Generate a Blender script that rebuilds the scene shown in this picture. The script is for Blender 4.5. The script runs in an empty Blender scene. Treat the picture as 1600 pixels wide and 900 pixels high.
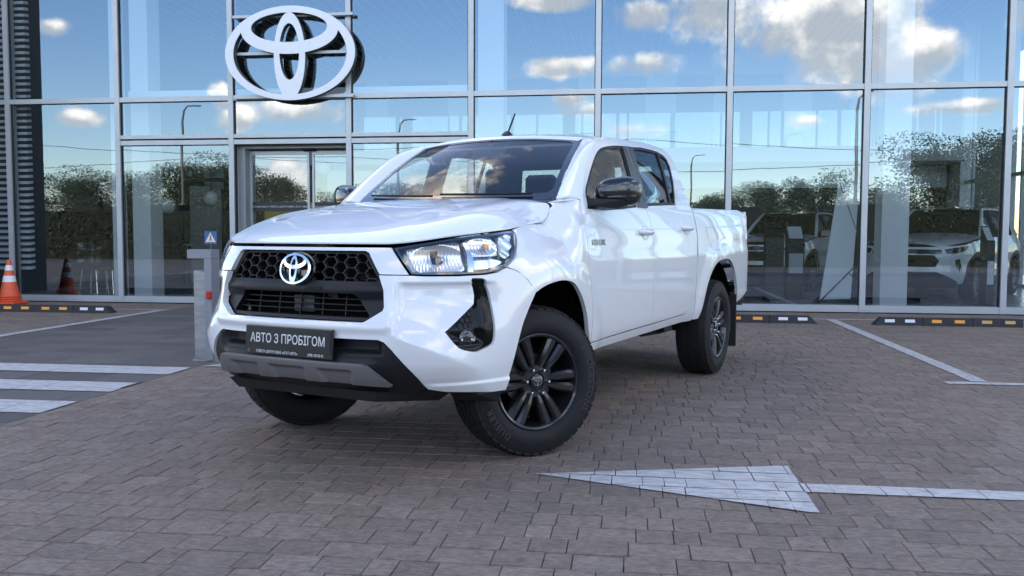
import bpy, bmesh, math, random
from mathutils import Vector, Matrix
from mathutils.geometry import delaunay_2d_cdt
random.seed(7)
SC = bpy.context.scene
COL = SC.collection
R = math.radians
# ------------------------------------------------------------------ camera
F_PX = 1379.857; YAW = .132966; PITCH = .0593219; ROLL = .0031405; CAM_H = 1.1331
def cam_axes():
    f = Vector((-math.sin(YAW)*math.cos(PITCH), math.cos(YAW)*math.cos(PITCH), -math.sin(PITCH)))
    r = Vector((math.cos(YAW), math.sin(YAW), 0)); u = r.cross(f)
    return (r*math.cos(ROLL)+u*math.sin(ROLL), -r*math.sin(ROLL)+u*math.cos(ROLL), f)
CR, CU, CF = cam_axes()
cd = bpy.data.cameras.new('camera'); cam = bpy.data.objects.new('camera', cd); COL.objects.link(cam)
cd.sensor_width = 36; cd.lens = F_PX/1600*36; cd.clip_end = 2000; cd.clip_start = .05
cam.matrix_world = Matrix(((CR.x, CU.x, -CF.x, 0), (CR.y, CU.y, -CF.y, 0), (CR.z, CU.z, -CF.z, CAM_H), (0, 0, 0, 1)))
SC.camera = cam
def px_plane(x, y, Y):          # a photo pixel on the vertical plane at Y
    d = CF + CR*(x-800)/F_PX - CU*(y-450)/F_PX
    return Vector((0, 0, CAM_H)) + d*(Y/d.y)
def px_size(P):                 # pixels per metre at P
    d = (Vector(P)-Vector((0, 0, CAM_H))).dot(CF)
    return F_PX/d if d > .1 else 0
def px_of(P):
    d = Vector(P)-Vector((0, 0, CAM_H)); z = d.dot(CF)
    return (800+F_PX*d.dot(CR)/z, 450-F_PX*d.dot(CU)/z) if z > .1 else (-9999, -9999)
# ------------------------------------------------------------------ world, sun, exposure
SUN_EL, SUN_AZ = R(25), R(-12)      # low evening sun behind the showroom, azimuth from +Y towards +X
SC.view_settings.view_transform = 'Standard'; SC.view_settings.look = 'None'
SC.view_settings.gamma = 1; SC.view_settings.use_curve_mapping = False; SC.view_settings.exposure = 2.2
SC.render.engine = 'CYCLES'
SC.cycles.use_denoising = True; SC.cycles.transparent_max_bounces = 24; SC.cycles.max_bounces = 10
SC.cycles.glossy_bounces = 6; SC.cycles.caustics_reflective = False; SC.cycles.caustics_refractive = False
SC.cycles.sample_clamp_indirect = 6
W = bpy.data.worlds.new('World'); SC.world = W; W.use_nodes = True
class NT:
    def __init__(s, nt): s.t = nt; s.n = nt.nodes; s.l = nt.links
    def add(s, typ, **kw):
        n = s.n.new(typ)
        for k, v in kw.items(): setattr(n, k, v)
        return n
    def put(s, sock, v):
        if isinstance(v, bpy.types.NodeSocket): s.l.new(v, sock)
        elif v is not None: sock.default_value = v
    def m(s, op, a, b=None, c=None, clamp=False):
        n = s.add('ShaderNodeMath', operation=op, use_clamp=clamp)
        for i, v in enumerate((a, b, c)): s.put(n.inputs[i], v)
        return n.outputs[0]
    def vm(s, op, a, b=None):
        n = s.add('ShaderNodeVectorMath', operation=op); s.put(n.inputs[0], a); s.put(n.inputs[1], b); return n.outputs[0]
    def noise(s, vec, scale, detail=4, rough=.5, dist=0, out='Fac'):
        n = s.add('ShaderNodeTexNoise'); s.put(n.inputs['Vector'], vec); s.put(n.inputs['Scale'], scale)
        s.put(n.inputs['Detail'], detail); s.put(n.inputs['Roughness'], rough); s.put(n.inputs['Distortion'], dist); return n.outputs[out]
    def ramp(s, f, a, b, smooth=True):
        n = s.add('ShaderNodeMapRange', interpolation_type='SMOOTHSTEP' if smooth else 'LINEAR')
        s.put(n.inputs[0], f); n.inputs[1].default_value = a; n.inputs[2].default_value = b; return n.outputs[0]
    def mix(s, f, a, b):
        n = s.add('ShaderNodeMix', data_type='RGBA'); s.put(n.inputs[0], f)
        for sock, v in ((n.inputs[6], a), (n.inputs[7], b)):
            s.put(sock, v if isinstance(v, bpy.types.NodeSocket) else (*v, 1) if len(v) == 3 else v)
        return n.outputs[2]
    def mixsh(s, f, a, b):
        n = s.add('ShaderNodeMixShader'); s.put(n.inputs[0], f); s.put(n.inputs[1], a); s.put(n.inputs[2], b); return n.outputs[0]
w = NT(W.node_tree); w.n.clear()
sky = w.add('ShaderNodeTexSky', sky_type='NISHITA', sun_disc=False, sun_elevation=SUN_EL, sun_rotation=SUN_AZ,
            air_density=1.0, dust_density=.35, ozone_density=2.2, altitude=150)
tc = w.add('ShaderNodeTexCoord'); D = tc.outputs['Generated']
sx = w.add('ShaderNodeSeparateXYZ'); w.put(sx.inputs[0], D); dX, dY, dZ = sx.outputs
az = w.m('ARCTAN2', dX, w.m('MULTIPLY', dY, -1)); el = w.m('ARCSINE', dZ)
warp = w.m('SUBTRACT', w.noise(D, 9, 7, .62), .5); warp2 = w.m('SUBTRACT', w.noise(D, 31, 5, .6), .5)
# cumulus banks (azimuth about the direction away from the showroom, elevation, half width, half height), radians
CLOUD_PX = [(1275, 50, 105, 62), (1190, 45, 55, 40), (1125, 18, 60, 38), (1395, 88, 62, 48), (1335, 20, 85, 45), (1450, 85, 35, 26), (1005, 104, 52, 17), (905, 112, 55, 13), (890, 12, 60, 15),
    (1015, 30, 38, 20), (895, 166, 26, 16), (915, 185, 38, 12), (985, 198, 40, 10), (465, 176, 58, 19), (372, 186, 26, 16), (352, 150, 16, 16), (85, 62, 22, 10), (125, 192, 26, 12), (1240, 186, 22, 9),
    (1500, 165, 60, 10), (1592, 30, 26, 20), (452, 285, 26, 34), (700, 300, 90, 14)]
CLOUDS = []
for cx_, cy_, hw_, hh_ in CLOUD_PX:      # read off the reflections in the facade
    tx = (cx_-800)/F_PX; CLOUDS.append((math.atan(tx)-YAW, (368-cy_)/F_PX/math.hypot(1, tx), 1.22*hw_/F_PX, 1.25*hh_/F_PX))
CLOUDS += [(-.05, .42, .28, .07), (.75, .34, .22, .09), (-.8, .30, .25, .06), (1.3, .22, .3, .06), (-1.35, .2, .3, .05), (2.1, .24, .4, .06), (-2.2, .26, .4, .07), (3.0, .2, .3, .05), (-2.9, .4, .3, .09), (.4, .62, .3, .12), (-.75, .7, .4, .12), (1.5, .8, .5, .15), (-2.0, .9, .6, .15)]
mask = None; hgt = None
for a0, e0, ww, hh in CLOUDS:
    da = w.m('DIVIDE', w.m('SUBTRACT', az, a0), ww); de = w.m('DIVIDE', w.m('SUBTRACT', el, e0), hh)
    b = w.m('SUBTRACT', 1, w.m('ADD', w.m('MULTIPLY', da, da), w.m('MULTIPLY', de, de)))
    mask = b if mask is None else w.m('MAXIMUM', mask, b)
    # pull towards the local height for shading
    hv = w.m('MULTIPLY', w.m('MAXIMUM', b, 0), de)
    hgt = hv if hgt is None else w.m('ADD', hgt, hv)
dens = w.m('ADD', w.m('ADD', w.m('MAXIMUM', mask, -2.2), w.m('MULTIPLY', warp, 5.4)), w.m('MULTIPLY', warp2, 1.5))
cover = w.ramp(dens, -.5, .95)
lit = w.ramp(w.m('ADD', w.m('ADD', hgt, w.m('MULTIPLY', warp2, 2.2)), w.m('MULTIPLY', w.noise(D, 15, 4, .6), 1.6)),   .45, 1.75)
lit = w.m('MULTIPLY', lit, w.m('SUBTRACT', 1.0, w.m('MULTIPLY', w.ramp(dens, 1.2, 2.4), .45)))
SKY_STRENGTH = .12
ccol = w.mix(lit, (5.2, 4.9, 4.8), (15.0, 12.3, 10.1))
hsv = w.add('ShaderNodeHueSaturation'); hsv.inputs['Saturation'].default_value = 1.12; hsv.inputs['Value'].default_value = .86; w.put(hsv.inputs['Color'], w.vm('MULTIPLY', sky.outputs[0], (1.06, .97, .96)))
col = w.mix(w.m('MULTIPLY', cover, .93), hsv.outputs[0], ccol)
bg = w.add('ShaderNodeBackground'); w.put(bg.inputs[0], col); bg.inputs[1].default_value = SKY_STRENGTH
wo = w.add('ShaderNodeOutputWorld'); w.l.new(bg.outputs[0], wo.inputs[0])
sd = bpy.data.lights.new('sun', 'SUN'); sun = bpy.data.objects.new('sun', sd); COL.objects.link(sun)
sd.energy = 2.2; sd.angle = R(.53); sd.color = (1, .83, .62)
sdir = Vector((math.sin(SUN_AZ)*math.cos(SUN_EL), math.cos(SUN_AZ)*math.cos(SUN_EL), math.sin(SUN_EL)))
sun.rotation_euler = sdir.to_track_quat('Z', 'Y').to_euler(); sun.location = sdir*60
# ------------------------------------------------------------------ materials
MATS = {}
def mat(name, base=(.8, .8, .8), rough=.5, metal=0, coat=0, spec=.5, var=0, vscale=8, bump=0, bscale=60, emit=None, estr=0, trans=0, coatr=.03, stretch=None, rvar=0):
    if name in MATS: return MATS[name]
    m = bpy.data.materials.new(name); m.use_nodes = True; t = NT(m.node_tree); p = t.n['Principled BSDF']
    p.inputs['Base Color'].default_value = (*base, 1); p.inputs['Roughness'].default_value = rough; p.inputs['Metallic'].default_value = metal
    p.inputs['Coat Weight'].default_value = coat; p.inputs['Coat Roughness'].default_value = coatr; p.inputs['Specular IOR Level'].default_value = spec
    p.inputs['Transmission Weight'].default_value = trans
    co = t.add('ShaderNodeTexCoord').outputs['Object']
    if stretch: co = t.vm('MULTIPLY', co, stretch)
    if var:
        nz = t.noise(co, vscale, 5, .6)
        c0 = tuple(c*(1-var) for c in base); c1 = tuple(min(1, c*(1+var)) for c in base)
        t.put(p.inputs['Base Color'], t.mix(t.ramp(nz, .3, .7), c0, c1))
    if rvar:
        t.put(p.inputs['Roughness'], t.m('ADD', rough-rvar/2, t.m('MULTIPLY', t.noise(co, vscale*1.7, 4), rvar)))
    if bump:
        b = t.add('ShaderNodeBump'); b.inputs['Strength'].default_value = bump; b.inputs['Distance'].default_value = .01
        t.put(b.inputs['Height'], t.noise(co, bscale, 4)); t.put(p.inputs['Normal'], b.outputs[0])
    if emit: p.inputs['Emission Color'].default_value = (*emit, 1); p.inputs['Emission Strength'].default_value = estr
    MATS[name] = m; return m
def glass_mat(name, tint, refl0, power=1.0, rough=0.0, gcol=(1, 1, 1), wave=0):
    m = bpy.data.materials.new(name); m.use_nodes = True; t = NT(m.node_tree); t.n.clear()
    tr = t.add('ShaderNodeBsdfTransparent'); tr.inputs[0].default_value = (*tint, 1)
    g = t.add('ShaderNodeBsdfGlossy'); g.inputs['Roughness'].default_value = rough; g.inputs[0].default_value = (*gcol, 1)
    ge = t.add('ShaderNodeNewGeometry'); dt = t.add('ShaderNodeVectorMath', operation='DOT_PRODUCT'); t.put(dt.inputs[0], ge.outputs['Incoming']); t.put(dt.inputs[1], ge.outputs['Normal'])
    sch = t.m('ADD', .04, t.m('MULTIPLY', .96, t.m('POWER', t.m('SUBTRACT', 1, t.m('ABSOLUTE', dt.outputs['Value']), clamp=True), 5)))
    f = t.m('ADD', refl0, t.m('MULTIPLY', sch, power), clamp=True)
    if wave:
        co = t.add('ShaderNodeTexCoord').outputs['Object']
        b = t.add('ShaderNodeBump'); b.inputs['Strength'].default_value = wave; b.inputs['Distance'].default_value = .01
        t.put(b.inputs['Height'], t.noise(co, .9, 2)); t.put(g.inputs['Normal'], b.outputs[0])
    o = t.add('ShaderNodeOutputMaterial'); t.l.new(t.mixsh(f, tr.outputs[0], g.outputs[0]), o.inputs[0])
    MATS[name] = m; return m
# ------------------------------------------------------------------ mesh helpers
def put(name, me, m=None, parent=None, loc=None, rot=None, **tags):
    o = bpy.data.objects.new(name, me); COL.objects.link(o)
    if m is not None and me is not None and len(me.materials) == 0: me.materials.append(m)
    if parent: o.parent = parent
    if loc is not None: o.location = loc
    if rot is not None: o.rotation_euler = rot
    tag(o, **tags); return o
def tag(o, label=None, cat=None, group=None, kind=None):
    if label: o['label'] = label
    if cat: o['category'] = cat
    if group: o['group'] = group
    if kind: o['kind'] = kind
    return o
def thing(name, label, cat, loc=(0, 0, 0), rz=0, group=None):
    return put(name, None, None, None, loc, (0, 0, rz), label=label, cat=cat, group=group)
def clone(o, parent=None, **tags):
    c = o.copy(); COL.objects.link(c)
    if parent: c.parent = parent
    for ch in o.children: clone(ch, c)
    tag(c, **tags); return c
class MB:
    def __init__(s): s.v = []; s.f = []
    def add(s, vs, fs):
        b = len(s.v); s.v += [tuple(v) for v in vs]; s.f += [tuple(i+b for i in f) for f in fs]; return s
    def box(s, c, d, M=None, ch=0):
        x, y, z = d[0]/2, d[1]/2, d[2]/2
        if ch:
            k = ch; vs = []
            for sx in (-1, 1):
                for sy in (-1, 1):
                    for sz in (-1, 1):
                        vs += [(sx*(x-k), sy*(y-k), sz*z), (sx*(x-k), sy*y, sz*(z-k)), (sx*x, sy*(y-k), sz*(z-k))]
            bm = bmesh.new()
            for p in vs: bm.verts.new(p)
            bmesh.ops.convex_hull(bm, input=bm.verts); bmesh.ops.dissolve_limit(bm, angle_limit=.01, verts=bm.verts, edges=bm.edges)
            bm.verts.index_update(); vs = [v.co.copy() for v in bm.verts]; fs = [[v.index for v in f.verts] for f in bm.faces]; bm.free()
        else:
            vs = [(a, b, cc) for a in (-x, x) for b in (-y, y) for cc in (-z, z)]
            fs = [(0, 1, 3, 2), (4, 6, 7, 5), (0, 4, 5, 1), (2, 3, 7, 6), (0, 2, 6, 4), (1, 5, 7, 3)]
        vs = [Vector(v) for v in vs]
        if M is not None: vs = [M @ v for v in vs]
        return s.add([v+Vector(c) for v in vs], fs)
    def b2(s, a, b): return s.box([(a[i]+b[i])/2 for i in range(3)], [abs(b[i]-a[i]) for i in range(3)])
    def hull(s, pts):
        bm = bmesh.new()
        for p in pts: bm.verts.new(p)
        r = bmesh.ops.convex_hull(bm, input=bm.verts)
        bmesh.ops.delete(bm, geom=[g for g in r['geom_interior'] if isinstance(g, bmesh.types.BMVert)], context='VERTS')
        bmesh.ops.dissolve_limit(bm, angle_limit=.01, verts=bm.verts, edges=bm.edges)
        bm.verts.index_update(); vs = [v.co.copy() for v in bm.verts]; fs = [[v.index for v in f.verts] for f in bm.faces]; bm.free()
        return s.add(vs, fs)
    def tube(s, pts, r, n=10, caps=True):
        pts = [Vector(p) for p in pts]; rr = r if isinstance(r, (list, tuple)) else [r]*len(pts); b = len(s.v); up = None
        for i, p in enumerate(pts):
            t = (pts[min(i+1, len(pts)-1)]-pts[max(i-1, 0)]).normalized()
            if up is None: up = Vector((0, 0, 1)) if abs(t.z) < .9 else Vector((1, 0, 0))
            a = t.cross(up).normalized(); c = a.cross(t).normalized(); up = c
            for k in range(n):
                q = 2*math.pi*k/n; s.v.append(tuple(p+(a*math.cos(q)+c*math.sin(q))*rr[i]))
        for i in range(len(pts)-1):
            for k in range(n):
                s.f.append((b+i*n+k, b+i*n+(k+1) % n, b+(i+1)*n+(k+1) % n, b+(i+1)*n+k))
        if caps: s.f.append(tuple(b+k for k in range(n))[::-1]); s.f.append(tuple(b+(len(pts)-1)*n+k for k in range(n)))
        return s
    def lathe(s, prof, n=48, axis='y', c=(0, 0, 0), a0=0, a1=2*math.pi):
        b = len(s.v); full = abs(a1-a0-2*math.pi) < 1e-6; m = n if full else n+1
        for k in range(m):
            q = a0+(a1-a0)*k/n; cs, sn = math.cos(q), math.sin(q)
            for r, h in prof:
                p = (r*cs, h, r*sn) if axis == 'y' else (r*cs, r*sn, h) if axis == 'z' else (h, r*cs, r*sn)
                s.v.append((p[0]+c[0], p[1]+c[1], p[2]+c[2]))
        L = len(prof)
        for k in range(n):
            k2 = (k+1) % m
            for i in range(L-1):
                s.f.append((b+k*L+i, b+k*L+i+1, b+k2*L+i+1, b+k2*L+i))
        return s
    def prism(s, poly, d0, d1, fn):
        n = len(poly); vs = [fn(p[0], p[1], d0) for p in poly]+[fn(p[0], p[1], d1) for p in poly]
        return s.add(vs, [tuple(range(n)), tuple(range(2*n-1, n-1, -1))]+[(i, i+n, (i+1) % n+n, (i+1) % n) for i in range(n)])
    def mesh(s, name, smooth=None):
        me = bpy.data.meshes.new(name); me.from_pydata([tuple(v) for v in s.v], [], s.f)
        bm = bmesh.new(); bm.from_mesh(me); bmesh.ops.recalc_face_normals(bm, faces=bm.faces); bm.to_mesh(me); bm.free()
        if smooth is not None:
            me.polygons.foreach_set('use_smooth', [True]*len(me.polygons))
            if smooth < 179: me.set_sharp_from_angle(angle=R(smooth))
        me.update(); return me
    def build(s, name, m, parent=None, smooth=None, loc=None, rot=None, **tags):
        return put(name, s.mesh(name, smooth), m, parent, loc, rot, **tags)
def mirror_mesh(me, name):
    m2 = me.copy(); m2.name = name
    for v in m2.vertices: v.co.y = -v.co.y
    m2.flip_normals(); m2.update(); return m2
def inpoly(p, poly):
    x, y = p[0], p[1]; c = False; j = len(poly)-1
    for i in range(len(poly)):
        xi, yi = poly[i][0], poly[i][1]; xj, yj = poly[j][0], poly[j][1]
        if (yi > y) != (yj > y) and x < (xj-xi)*(y-yi)/(yj-yi)+xi: c = not c
        j = i
    return c
def area2(p): return sum(p[i-1][0]*p[i][1]-p[i][0]*p[i-1][1] for i in range(len(p)))
def inset_poly(p, d):
    if not d: return list(p)
    if area2(p) < 0: p = p[::-1]
    out = []; n = len(p)
    for i in range(n):
        a, b, c = Vector(p[i-1][:2]), Vector(p[i][:2]), Vector(p[(i+1) % n][:2])
        e1 = (b-a).normalized(); e2 = (c-b).normalized(); n1 = Vector((-e1.y, e1.x)); n2 = Vector((-e2.y, e2.x))
        m = n1+n2; k = m.dot(n1)
        out.append(tuple(b+m*(d/max(k, .35))))
    return out
def round_poly(p, r, n=4):
    out = []; N = len(p)
    for i in range(N):
        a, b, c = Vector(p[i-1][:2]), Vector(p[i][:2]), Vector(p[(i+1) % N][:2])
        rr = p[i][2] if len(p[i]) > 2 else r
        if rr <= 0: out.append(tuple(b)); continue
        k1 = min(rr, (a-b).length*.45); k2 = min(rr, (c-b).length*.45)
        q0 = b+(a-b).normalized()*k1; q1 = b+(c-b).normalized()*k2
        for t in range(n+1):
            u = t/n; out.append(tuple(q0*(1-u)**2+b*2*u*(1-u)+q1*u*u))
    return out
def fill2d(loops, inside, res=None, bbox_pts=True):
    vs = []; es = []
    for lp in loops:
        pts = []
        for i in range(len(lp)):
            a, b = lp[i-1], lp[i]; L = math.dist(a[:2], b[:2]); k = max(1, math.ceil(L/res)) if res else 1
            for t in range(k): pts.append((a[0]+(b[0]-a[0])*t/k, a[1]+(b[1]-a[1])*t/k))
        b = len(vs); vs += pts; es += [(b+i, b+(i+1) % len(pts)) for i in range(len(pts))]
    if res and bbox_pts:
        xs = [v[0] for v in vs]; ys = [v[1] for v in vs]; g = res*.55
        occ = {}
        for v in vs: occ.setdefault((int(v[0]//g), int(v[1]//g)), []).append(v)
        nx = int((max(xs)-min(xs))/res); ny = int((max(ys)-min(ys))/res)
        for i in range(nx+1):
            for j in range(ny+1):
                p = (min(xs)+(i+.5)*res, min(ys)+(j+.5)*res)
                if not inside(p): continue
                ci, cj = int(p[0]//g), int(p[1]//g)
                if any(math.dist(p, q) < g for a in (-1, 0, 1) for c in (-1, 0, 1) for q in occ.get((ci+a, cj+c), ())): continue
                vs.append(p)
    o = delaunay_2d_cdt([Vector(v) for v in vs], es, [], 0, 1e-6)
    V = [(v.x, v.y) for v in o[0]]
    T = [tuple(f) for f in o[2] if inside((sum(V[i][0] for i in f)/len(f), sum(V[i][1] for i in f)/len(f)))]
    T = [t if area2([V[i] for i in t]) > 0 else t[::-1] for t in T]
    return V, T
def panel_mesh(name, outline, mapf, holes=(), res=.03, thick=.02, inset=.0022, flip=False, normals=True, roundr=0):
    outline = inset_poly(round_poly(outline, roundr) if roundr else [p[:2] for p in outline], inset)
    if holes: holes = [inset_poly(h, -inset) for h in holes]
    def inside(p): return inpoly(p, outline) and not any(inpoly(p, h) for h in holes)
    V, T = fill2d([outline]+list(holes), inside, res)
    used = sorted({i for t in T for i in t}); ix = {k: i for i, k in enumerate(used)}
    P = [Vector(mapf(V[k][0], V[k][1], 0)) for k in used]; F = [tuple(ix[i] for i in t) for t in T]
    N = []; e = .006
    for k in used:
        u, v = V[k]
        du = Vector(mapf(u+e, v, 0))-Vector(mapf(u-e, v, 0)); dv = Vector(mapf(u, v+e, 0))-Vector(mapf(u, v-e, 0))
        n = du.cross(dv); N.append(n.normalized() if n.length > 1e-12 else Vector((0, 0, 0)))
    ec = {}
    for f in F:
        for i in range(3):
            a, b = f[i], f[(i+1) % 3]; ec[(a, b)] = 1
    bd = [(a, b) for (a, b) in ec if (b, a) not in ec]
    nf = len(P)
    if thick:
        rim = {}
        for a, b in bd:
            for k in (a, b):
                if k not in rim:
                    rim[k] = len(P); u, v = V[used[k]]
                    P.append(P[k].copy()); N.append(Vector((0, 0, 0))); P.append(Vector(mapf(u, v, -thick))); N.append(Vector((0, 0, 0)))
        for a, b in bd: F.append((rim[a], rim[a]+1, rim[b]+1, rim[b]))
    # orientation: outward is +d
    f0 = F[0]; c = sum((P[i] for i in f0), Vector())/3; uu = sum(V[used[i]][0] for i in f0)/3; vv = sum(V[used[i]][1] for i in f0)/3
    outw = Vector(mapf(uu, vv, .01))-Vector(mapf(uu, vv, 0)); fn = (P[f0[1]]-P[f0[0]]).cross(P[f0[2]]-P[f0[0]])
    if fn.dot(outw) < 0: F = [f[::-1] for f in F]; N = [-n for n in N]
    me = bpy.data.meshes.new(name); me.from_pydata([tuple(p) for p in P], [], F); me.polygons.foreach_set('use_smooth', [True]*len(F)); me.update()
    if thick: me.set_sharp_from_angle(angle=R(50))
    if normals and hasattr(me, 'normals_split_custom_set'):
        ln = []
        for pl in me.polygons:
            for vi in pl.vertices: ln.append(tuple(N[vi]) if vi < nf else (0, 0, 0))
        me.normals_split_custom_set(ln)
    return me
def mirror_panel(me, name):
    nn = [tuple(l.normal) for l in me.loops] if False else None
    P = [(v.co.x, -v.co.y, v.co.z) for v in me.vertices]; F = [tuple(p.vertices)[::-1] for p in me.polygons]
    cn = [Vector(c.vector) for c in me.corner_normals]
    m2 = bpy.data.meshes.new(name); m2.from_pydata(P, [], F); m2.polygons.foreach_set('use_smooth', [True]*len(F)); m2.update()
    ln = []
    for p in me.polygons:
        for li in list(p.loop_indices)[::-1]: n = cn[li]; ln.append((n.x, -n.y, n.z))
    m2.normals_split_custom_set(ln); return m2
def text_vf(txt, size=1, extrude=0, res=3, bold=0, spacing=1):
    cu = bpy.data.curves.new('txt', 'FONT'); cu.body = txt; cu.size = size; cu.extrude = extrude; cu.resolution_u = res; cu.offset = bold; cu.space_character = spacing
    cu.align_x = 'CENTER'; cu.align_y = 'CENTER'
    o = bpy.data.objects.new('txt', cu); COL.objects.link(o); bpy.context.view_layer.update()
    e = o.evaluated_get(bpy.context.evaluated_depsgraph_get()); me = e.to_mesh()
    vs = [v.co.copy() for v in me.vertices]; fs = [tuple(p.vertices) for p in me.polygons]; e.to_mesh_clear()
    bpy.data.objects.remove(o); bpy.data.curves.remove(cu); return vs, fs
def ell(cx, cy, a, b, n=72): return [(cx+a*math.cos(2*math.pi*i/n), cy+b*math.sin(2*math.pi*i/n)) for i in range(n)]
EMB = [(0, 0, 1, .687), (0, .0, .872, .603), (0, .337, .744, .349), (-.004, .375, .584, .215), (0, -.043, .24, .634), (-.003, .022, .153, .41)]
def inell(p, e): return ((p[0]-e[0])/e[2])**2+((p[1]-e[1])/e[3])**2 < 1
def emblem_in(p):
    return (inell(p, EMB[0]) and ((not inell(p, EMB[1])) or (inell(p, EMB[2]) and not inell(p, EMB[3])) or (inell(p, EMB[4]) and not inell(p, EMB[5]))))
def emblem_tris(n=80):
    return fill2d([ell(*e, n=n) for e in EMB], emblem_in, None, False)
def extrude_tris(V, T, fn, d0, d1):
    b = MB(); n = len(V)
    vs = [fn(u, v, d1) for u, v in V]+[fn(u, v, d0) for u, v in V]
    fs = list(T)+[tuple(i+n for i in t[::-1]) for t in T]
    ec = {(t[i], t[(i+1) % 3]) for t in T for i in range(3)}
    fs += [(a, a+n, bb+n, bb) for a, bb in ec if (bb, a) not in ec]
    return b.add(vs, fs)
# ------------------------------------------------------------------ ground, paving, paint
def paver_mat(name, base, var, warm, rough=.8, blotch=.40):
    m = bpy.data.materials.new(name); m.use_nodes = True; t = NT(m.node_tree); p = t.n['Principled BSDF']
    gi = t.add('ShaderNodeNewGeometry'); oi = t.add('ShaderNodeObjectInfo'); pos = gi.outputs['Position']
    rnd = t.m('FRACT', t.m('ADD', gi.outputs['Random Per Island'], t.m('MULTIPLY', oi.outputs['Random'], 3.7)))
    rnd2 = t.m('FRACT', t.m('MULTIPLY', rnd, 17.3))
    c = t.mix(rnd, tuple(b*(1-var) for b in base), tuple(b*(1+var) for b in base))
    c = t.mix(t.m('MULTIPLY', rnd2, .55), c, warm)
    n1 = t.noise(pos, 14, 5, .65); n2 = t.noise(t.vm('MULTIPLY', pos, (1, 2.2, 1)), 26, 3, .6); n3 = t.noise(pos, 260, 3, .7); n4 = t.noise(pos, .55, 4, .6)
    k = t.m('ADD', t.m('ADD', t.m('MULTIPLY', t.m('SUBTRACT', n1, .5), blotch*2.4), t.m('MULTIPLY', t.m('SUBTRACT', n2, .5), blotch*3.6)), t.m('ADD', t.m('MULTIPLY', t.m('SUBTRACT', n3, .5), .8), t.m('MULTIPLY', t.m('SUBTRACT', n4, .5), .5)))
    spk = t.ramp(t.noise(pos, 420, 2, .5), .70, .78)
    mul = t.m('MAXIMUM', t.m('ADD', 1, k), .3)
    hs = t.add('ShaderNodeHueSaturation'); t.put(hs.inputs['Color'], c); t.put(hs.inputs['Value'], mul)
    cc = t.mix(t.m('MULTIPLY', spk, .5), hs.outputs[0], (.5, .48, .45))
    stain = t.ramp(t.noise(pos, 1.7, 6, .75), .60, .76)
    cc = t.mix(t.m('MULTIPLY', stain, .38), cc, (.03, .028, .028))
    oil = t.ramp(t.noise(pos, 5.5, 2, .4), .76, .80)
    cc = t.mix(t.m('MULTIPLY', oil, .6), cc, (.025, .023, .022))
    sand = t.ramp(t.noise(pos, .9, 5, .7), .56, .72)
    cc = t.mix(t.m('MULTIPLY', sand, .22), cc, (.30, .26, .22))
    t.put(p.inputs['Base Color'], cc); t.put(p.inputs['Roughness'], t.m('ADD', rough-.12, t.m('MULTIPLY', n1, .24)))
    p.inputs['Specular IOR Level'].default_value = .4
    b = t.add('ShaderNodeBump'); b.inputs['Strength'].default_value = .5; b.inputs['Distance'].default_value = .004
    t.put(b.inputs['Height'], t.m('ADD', n3, t.m('MULTIPLY', n1, 1.2))); t.put(p.inputs['Normal'], b.outputs[0])
    MATS[name] = m; return m
M_PAV = paver_mat('paver_concrete', (.205, .165, .134), .17, (.215, .165, .126))
M_SLAB = paver_mat('slab_concrete', (.118, .108, .102), .28, (.12, .105, .095), blotch=.16)
def paint_mat():
    m = bpy.data.materials.new('road_paint'); m.use_nodes = True; t = NT(m.node_tree); p = t.n['Principled BSDF']
    pos = t.add('ShaderNodeNewGeometry').outputs['Position']
    wear = t.ramp(t.m('ADD', t.m('MULTIPLY', t.noise(pos, 7, 6, .7), .7), t.m('MULTIPLY', t.noise(pos, 60, 4, .7), .5)), .66, .82)
    dirt = t.noise(t.vm('MULTIPLY', pos, (1, 2.5, 1)), 11, 5, .65)
    c = t.mix(t.ramp(dirt, .3, .75), (.60, .59, .57), (.36, .345, .33))
    t.put(p.inputs['Base Color'], t.mix(t.m('MULTIPLY', wear, .75), c, (.14, .13, .13))); p.inputs['Roughness'].default_value = .7
    MATS['road_paint'] = m; return m
M_PAINT = paint_mat()
def sheet(name, x0, x1, y0, y1, z, m, kind='structure', parent=None, **k):
    b = MB(); b.add([(x0, y0, z), (x1, y0, z), (x1, y1, z), (x0, y1, z)], [(0, 1, 2, 3)]); return b.build(name, m, parent, kind=kind, **k)
M_JOINT = mat('joint_sand', (.03, .027, .025), .95, var=.3, vscale=40)
def far_ground_mat():
    m = bpy.data.materials.new('far_paving'); m.use_nodes = True; t = NT(m.node_tree); p = t.n['Principled BSDF']
    pos = t.add('ShaderNodeNewGeometry').outputs['Position']
    br = t.add('ShaderNodeTexBrick'); t.put(br.inputs['Vector'], pos); br.inputs['Scale'].default_value = 1; br.inputs['Brick Width'].default_value = .18; br.inputs['Row Height'].default_value = .148
    br.inputs['Mortar Size'].default_value = .006; br.inputs['Color1'].default_value = (.10, .09, .09, 1); br.inputs['Color2'].default_value = (.125, .11, .105, 1); br.inputs['Mortar'].default_value = (.03, .03, .03, 1)
    sx = t.add('ShaderNodeSeparateXYZ'); t.put(sx.inputs[0], pos)
    road = t.m('MULTIPLY', t.ramp(sx.outputs[1], -33.02, -33, False), t.ramp(sx.outputs[1], -23.98, -24, False))
    c = t.mix(t.m('MULTIPLY', t.ramp(sx.outputs[1], -24, -24.02, False), 1), br.outputs[0], (.05, .05, .052))
    c = t.mix(t.ramp(sx.outputs[1], -33, -33.05, False), c, t.mix(t.noise(pos, 2, 5), (.04, .06, .02), (.07, .085, .03)))
    t.put(p.inputs['Base Color'], c); p.inputs['Roughness'].default_value = .85
    MATS['far_paving'] = m; return m
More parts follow.
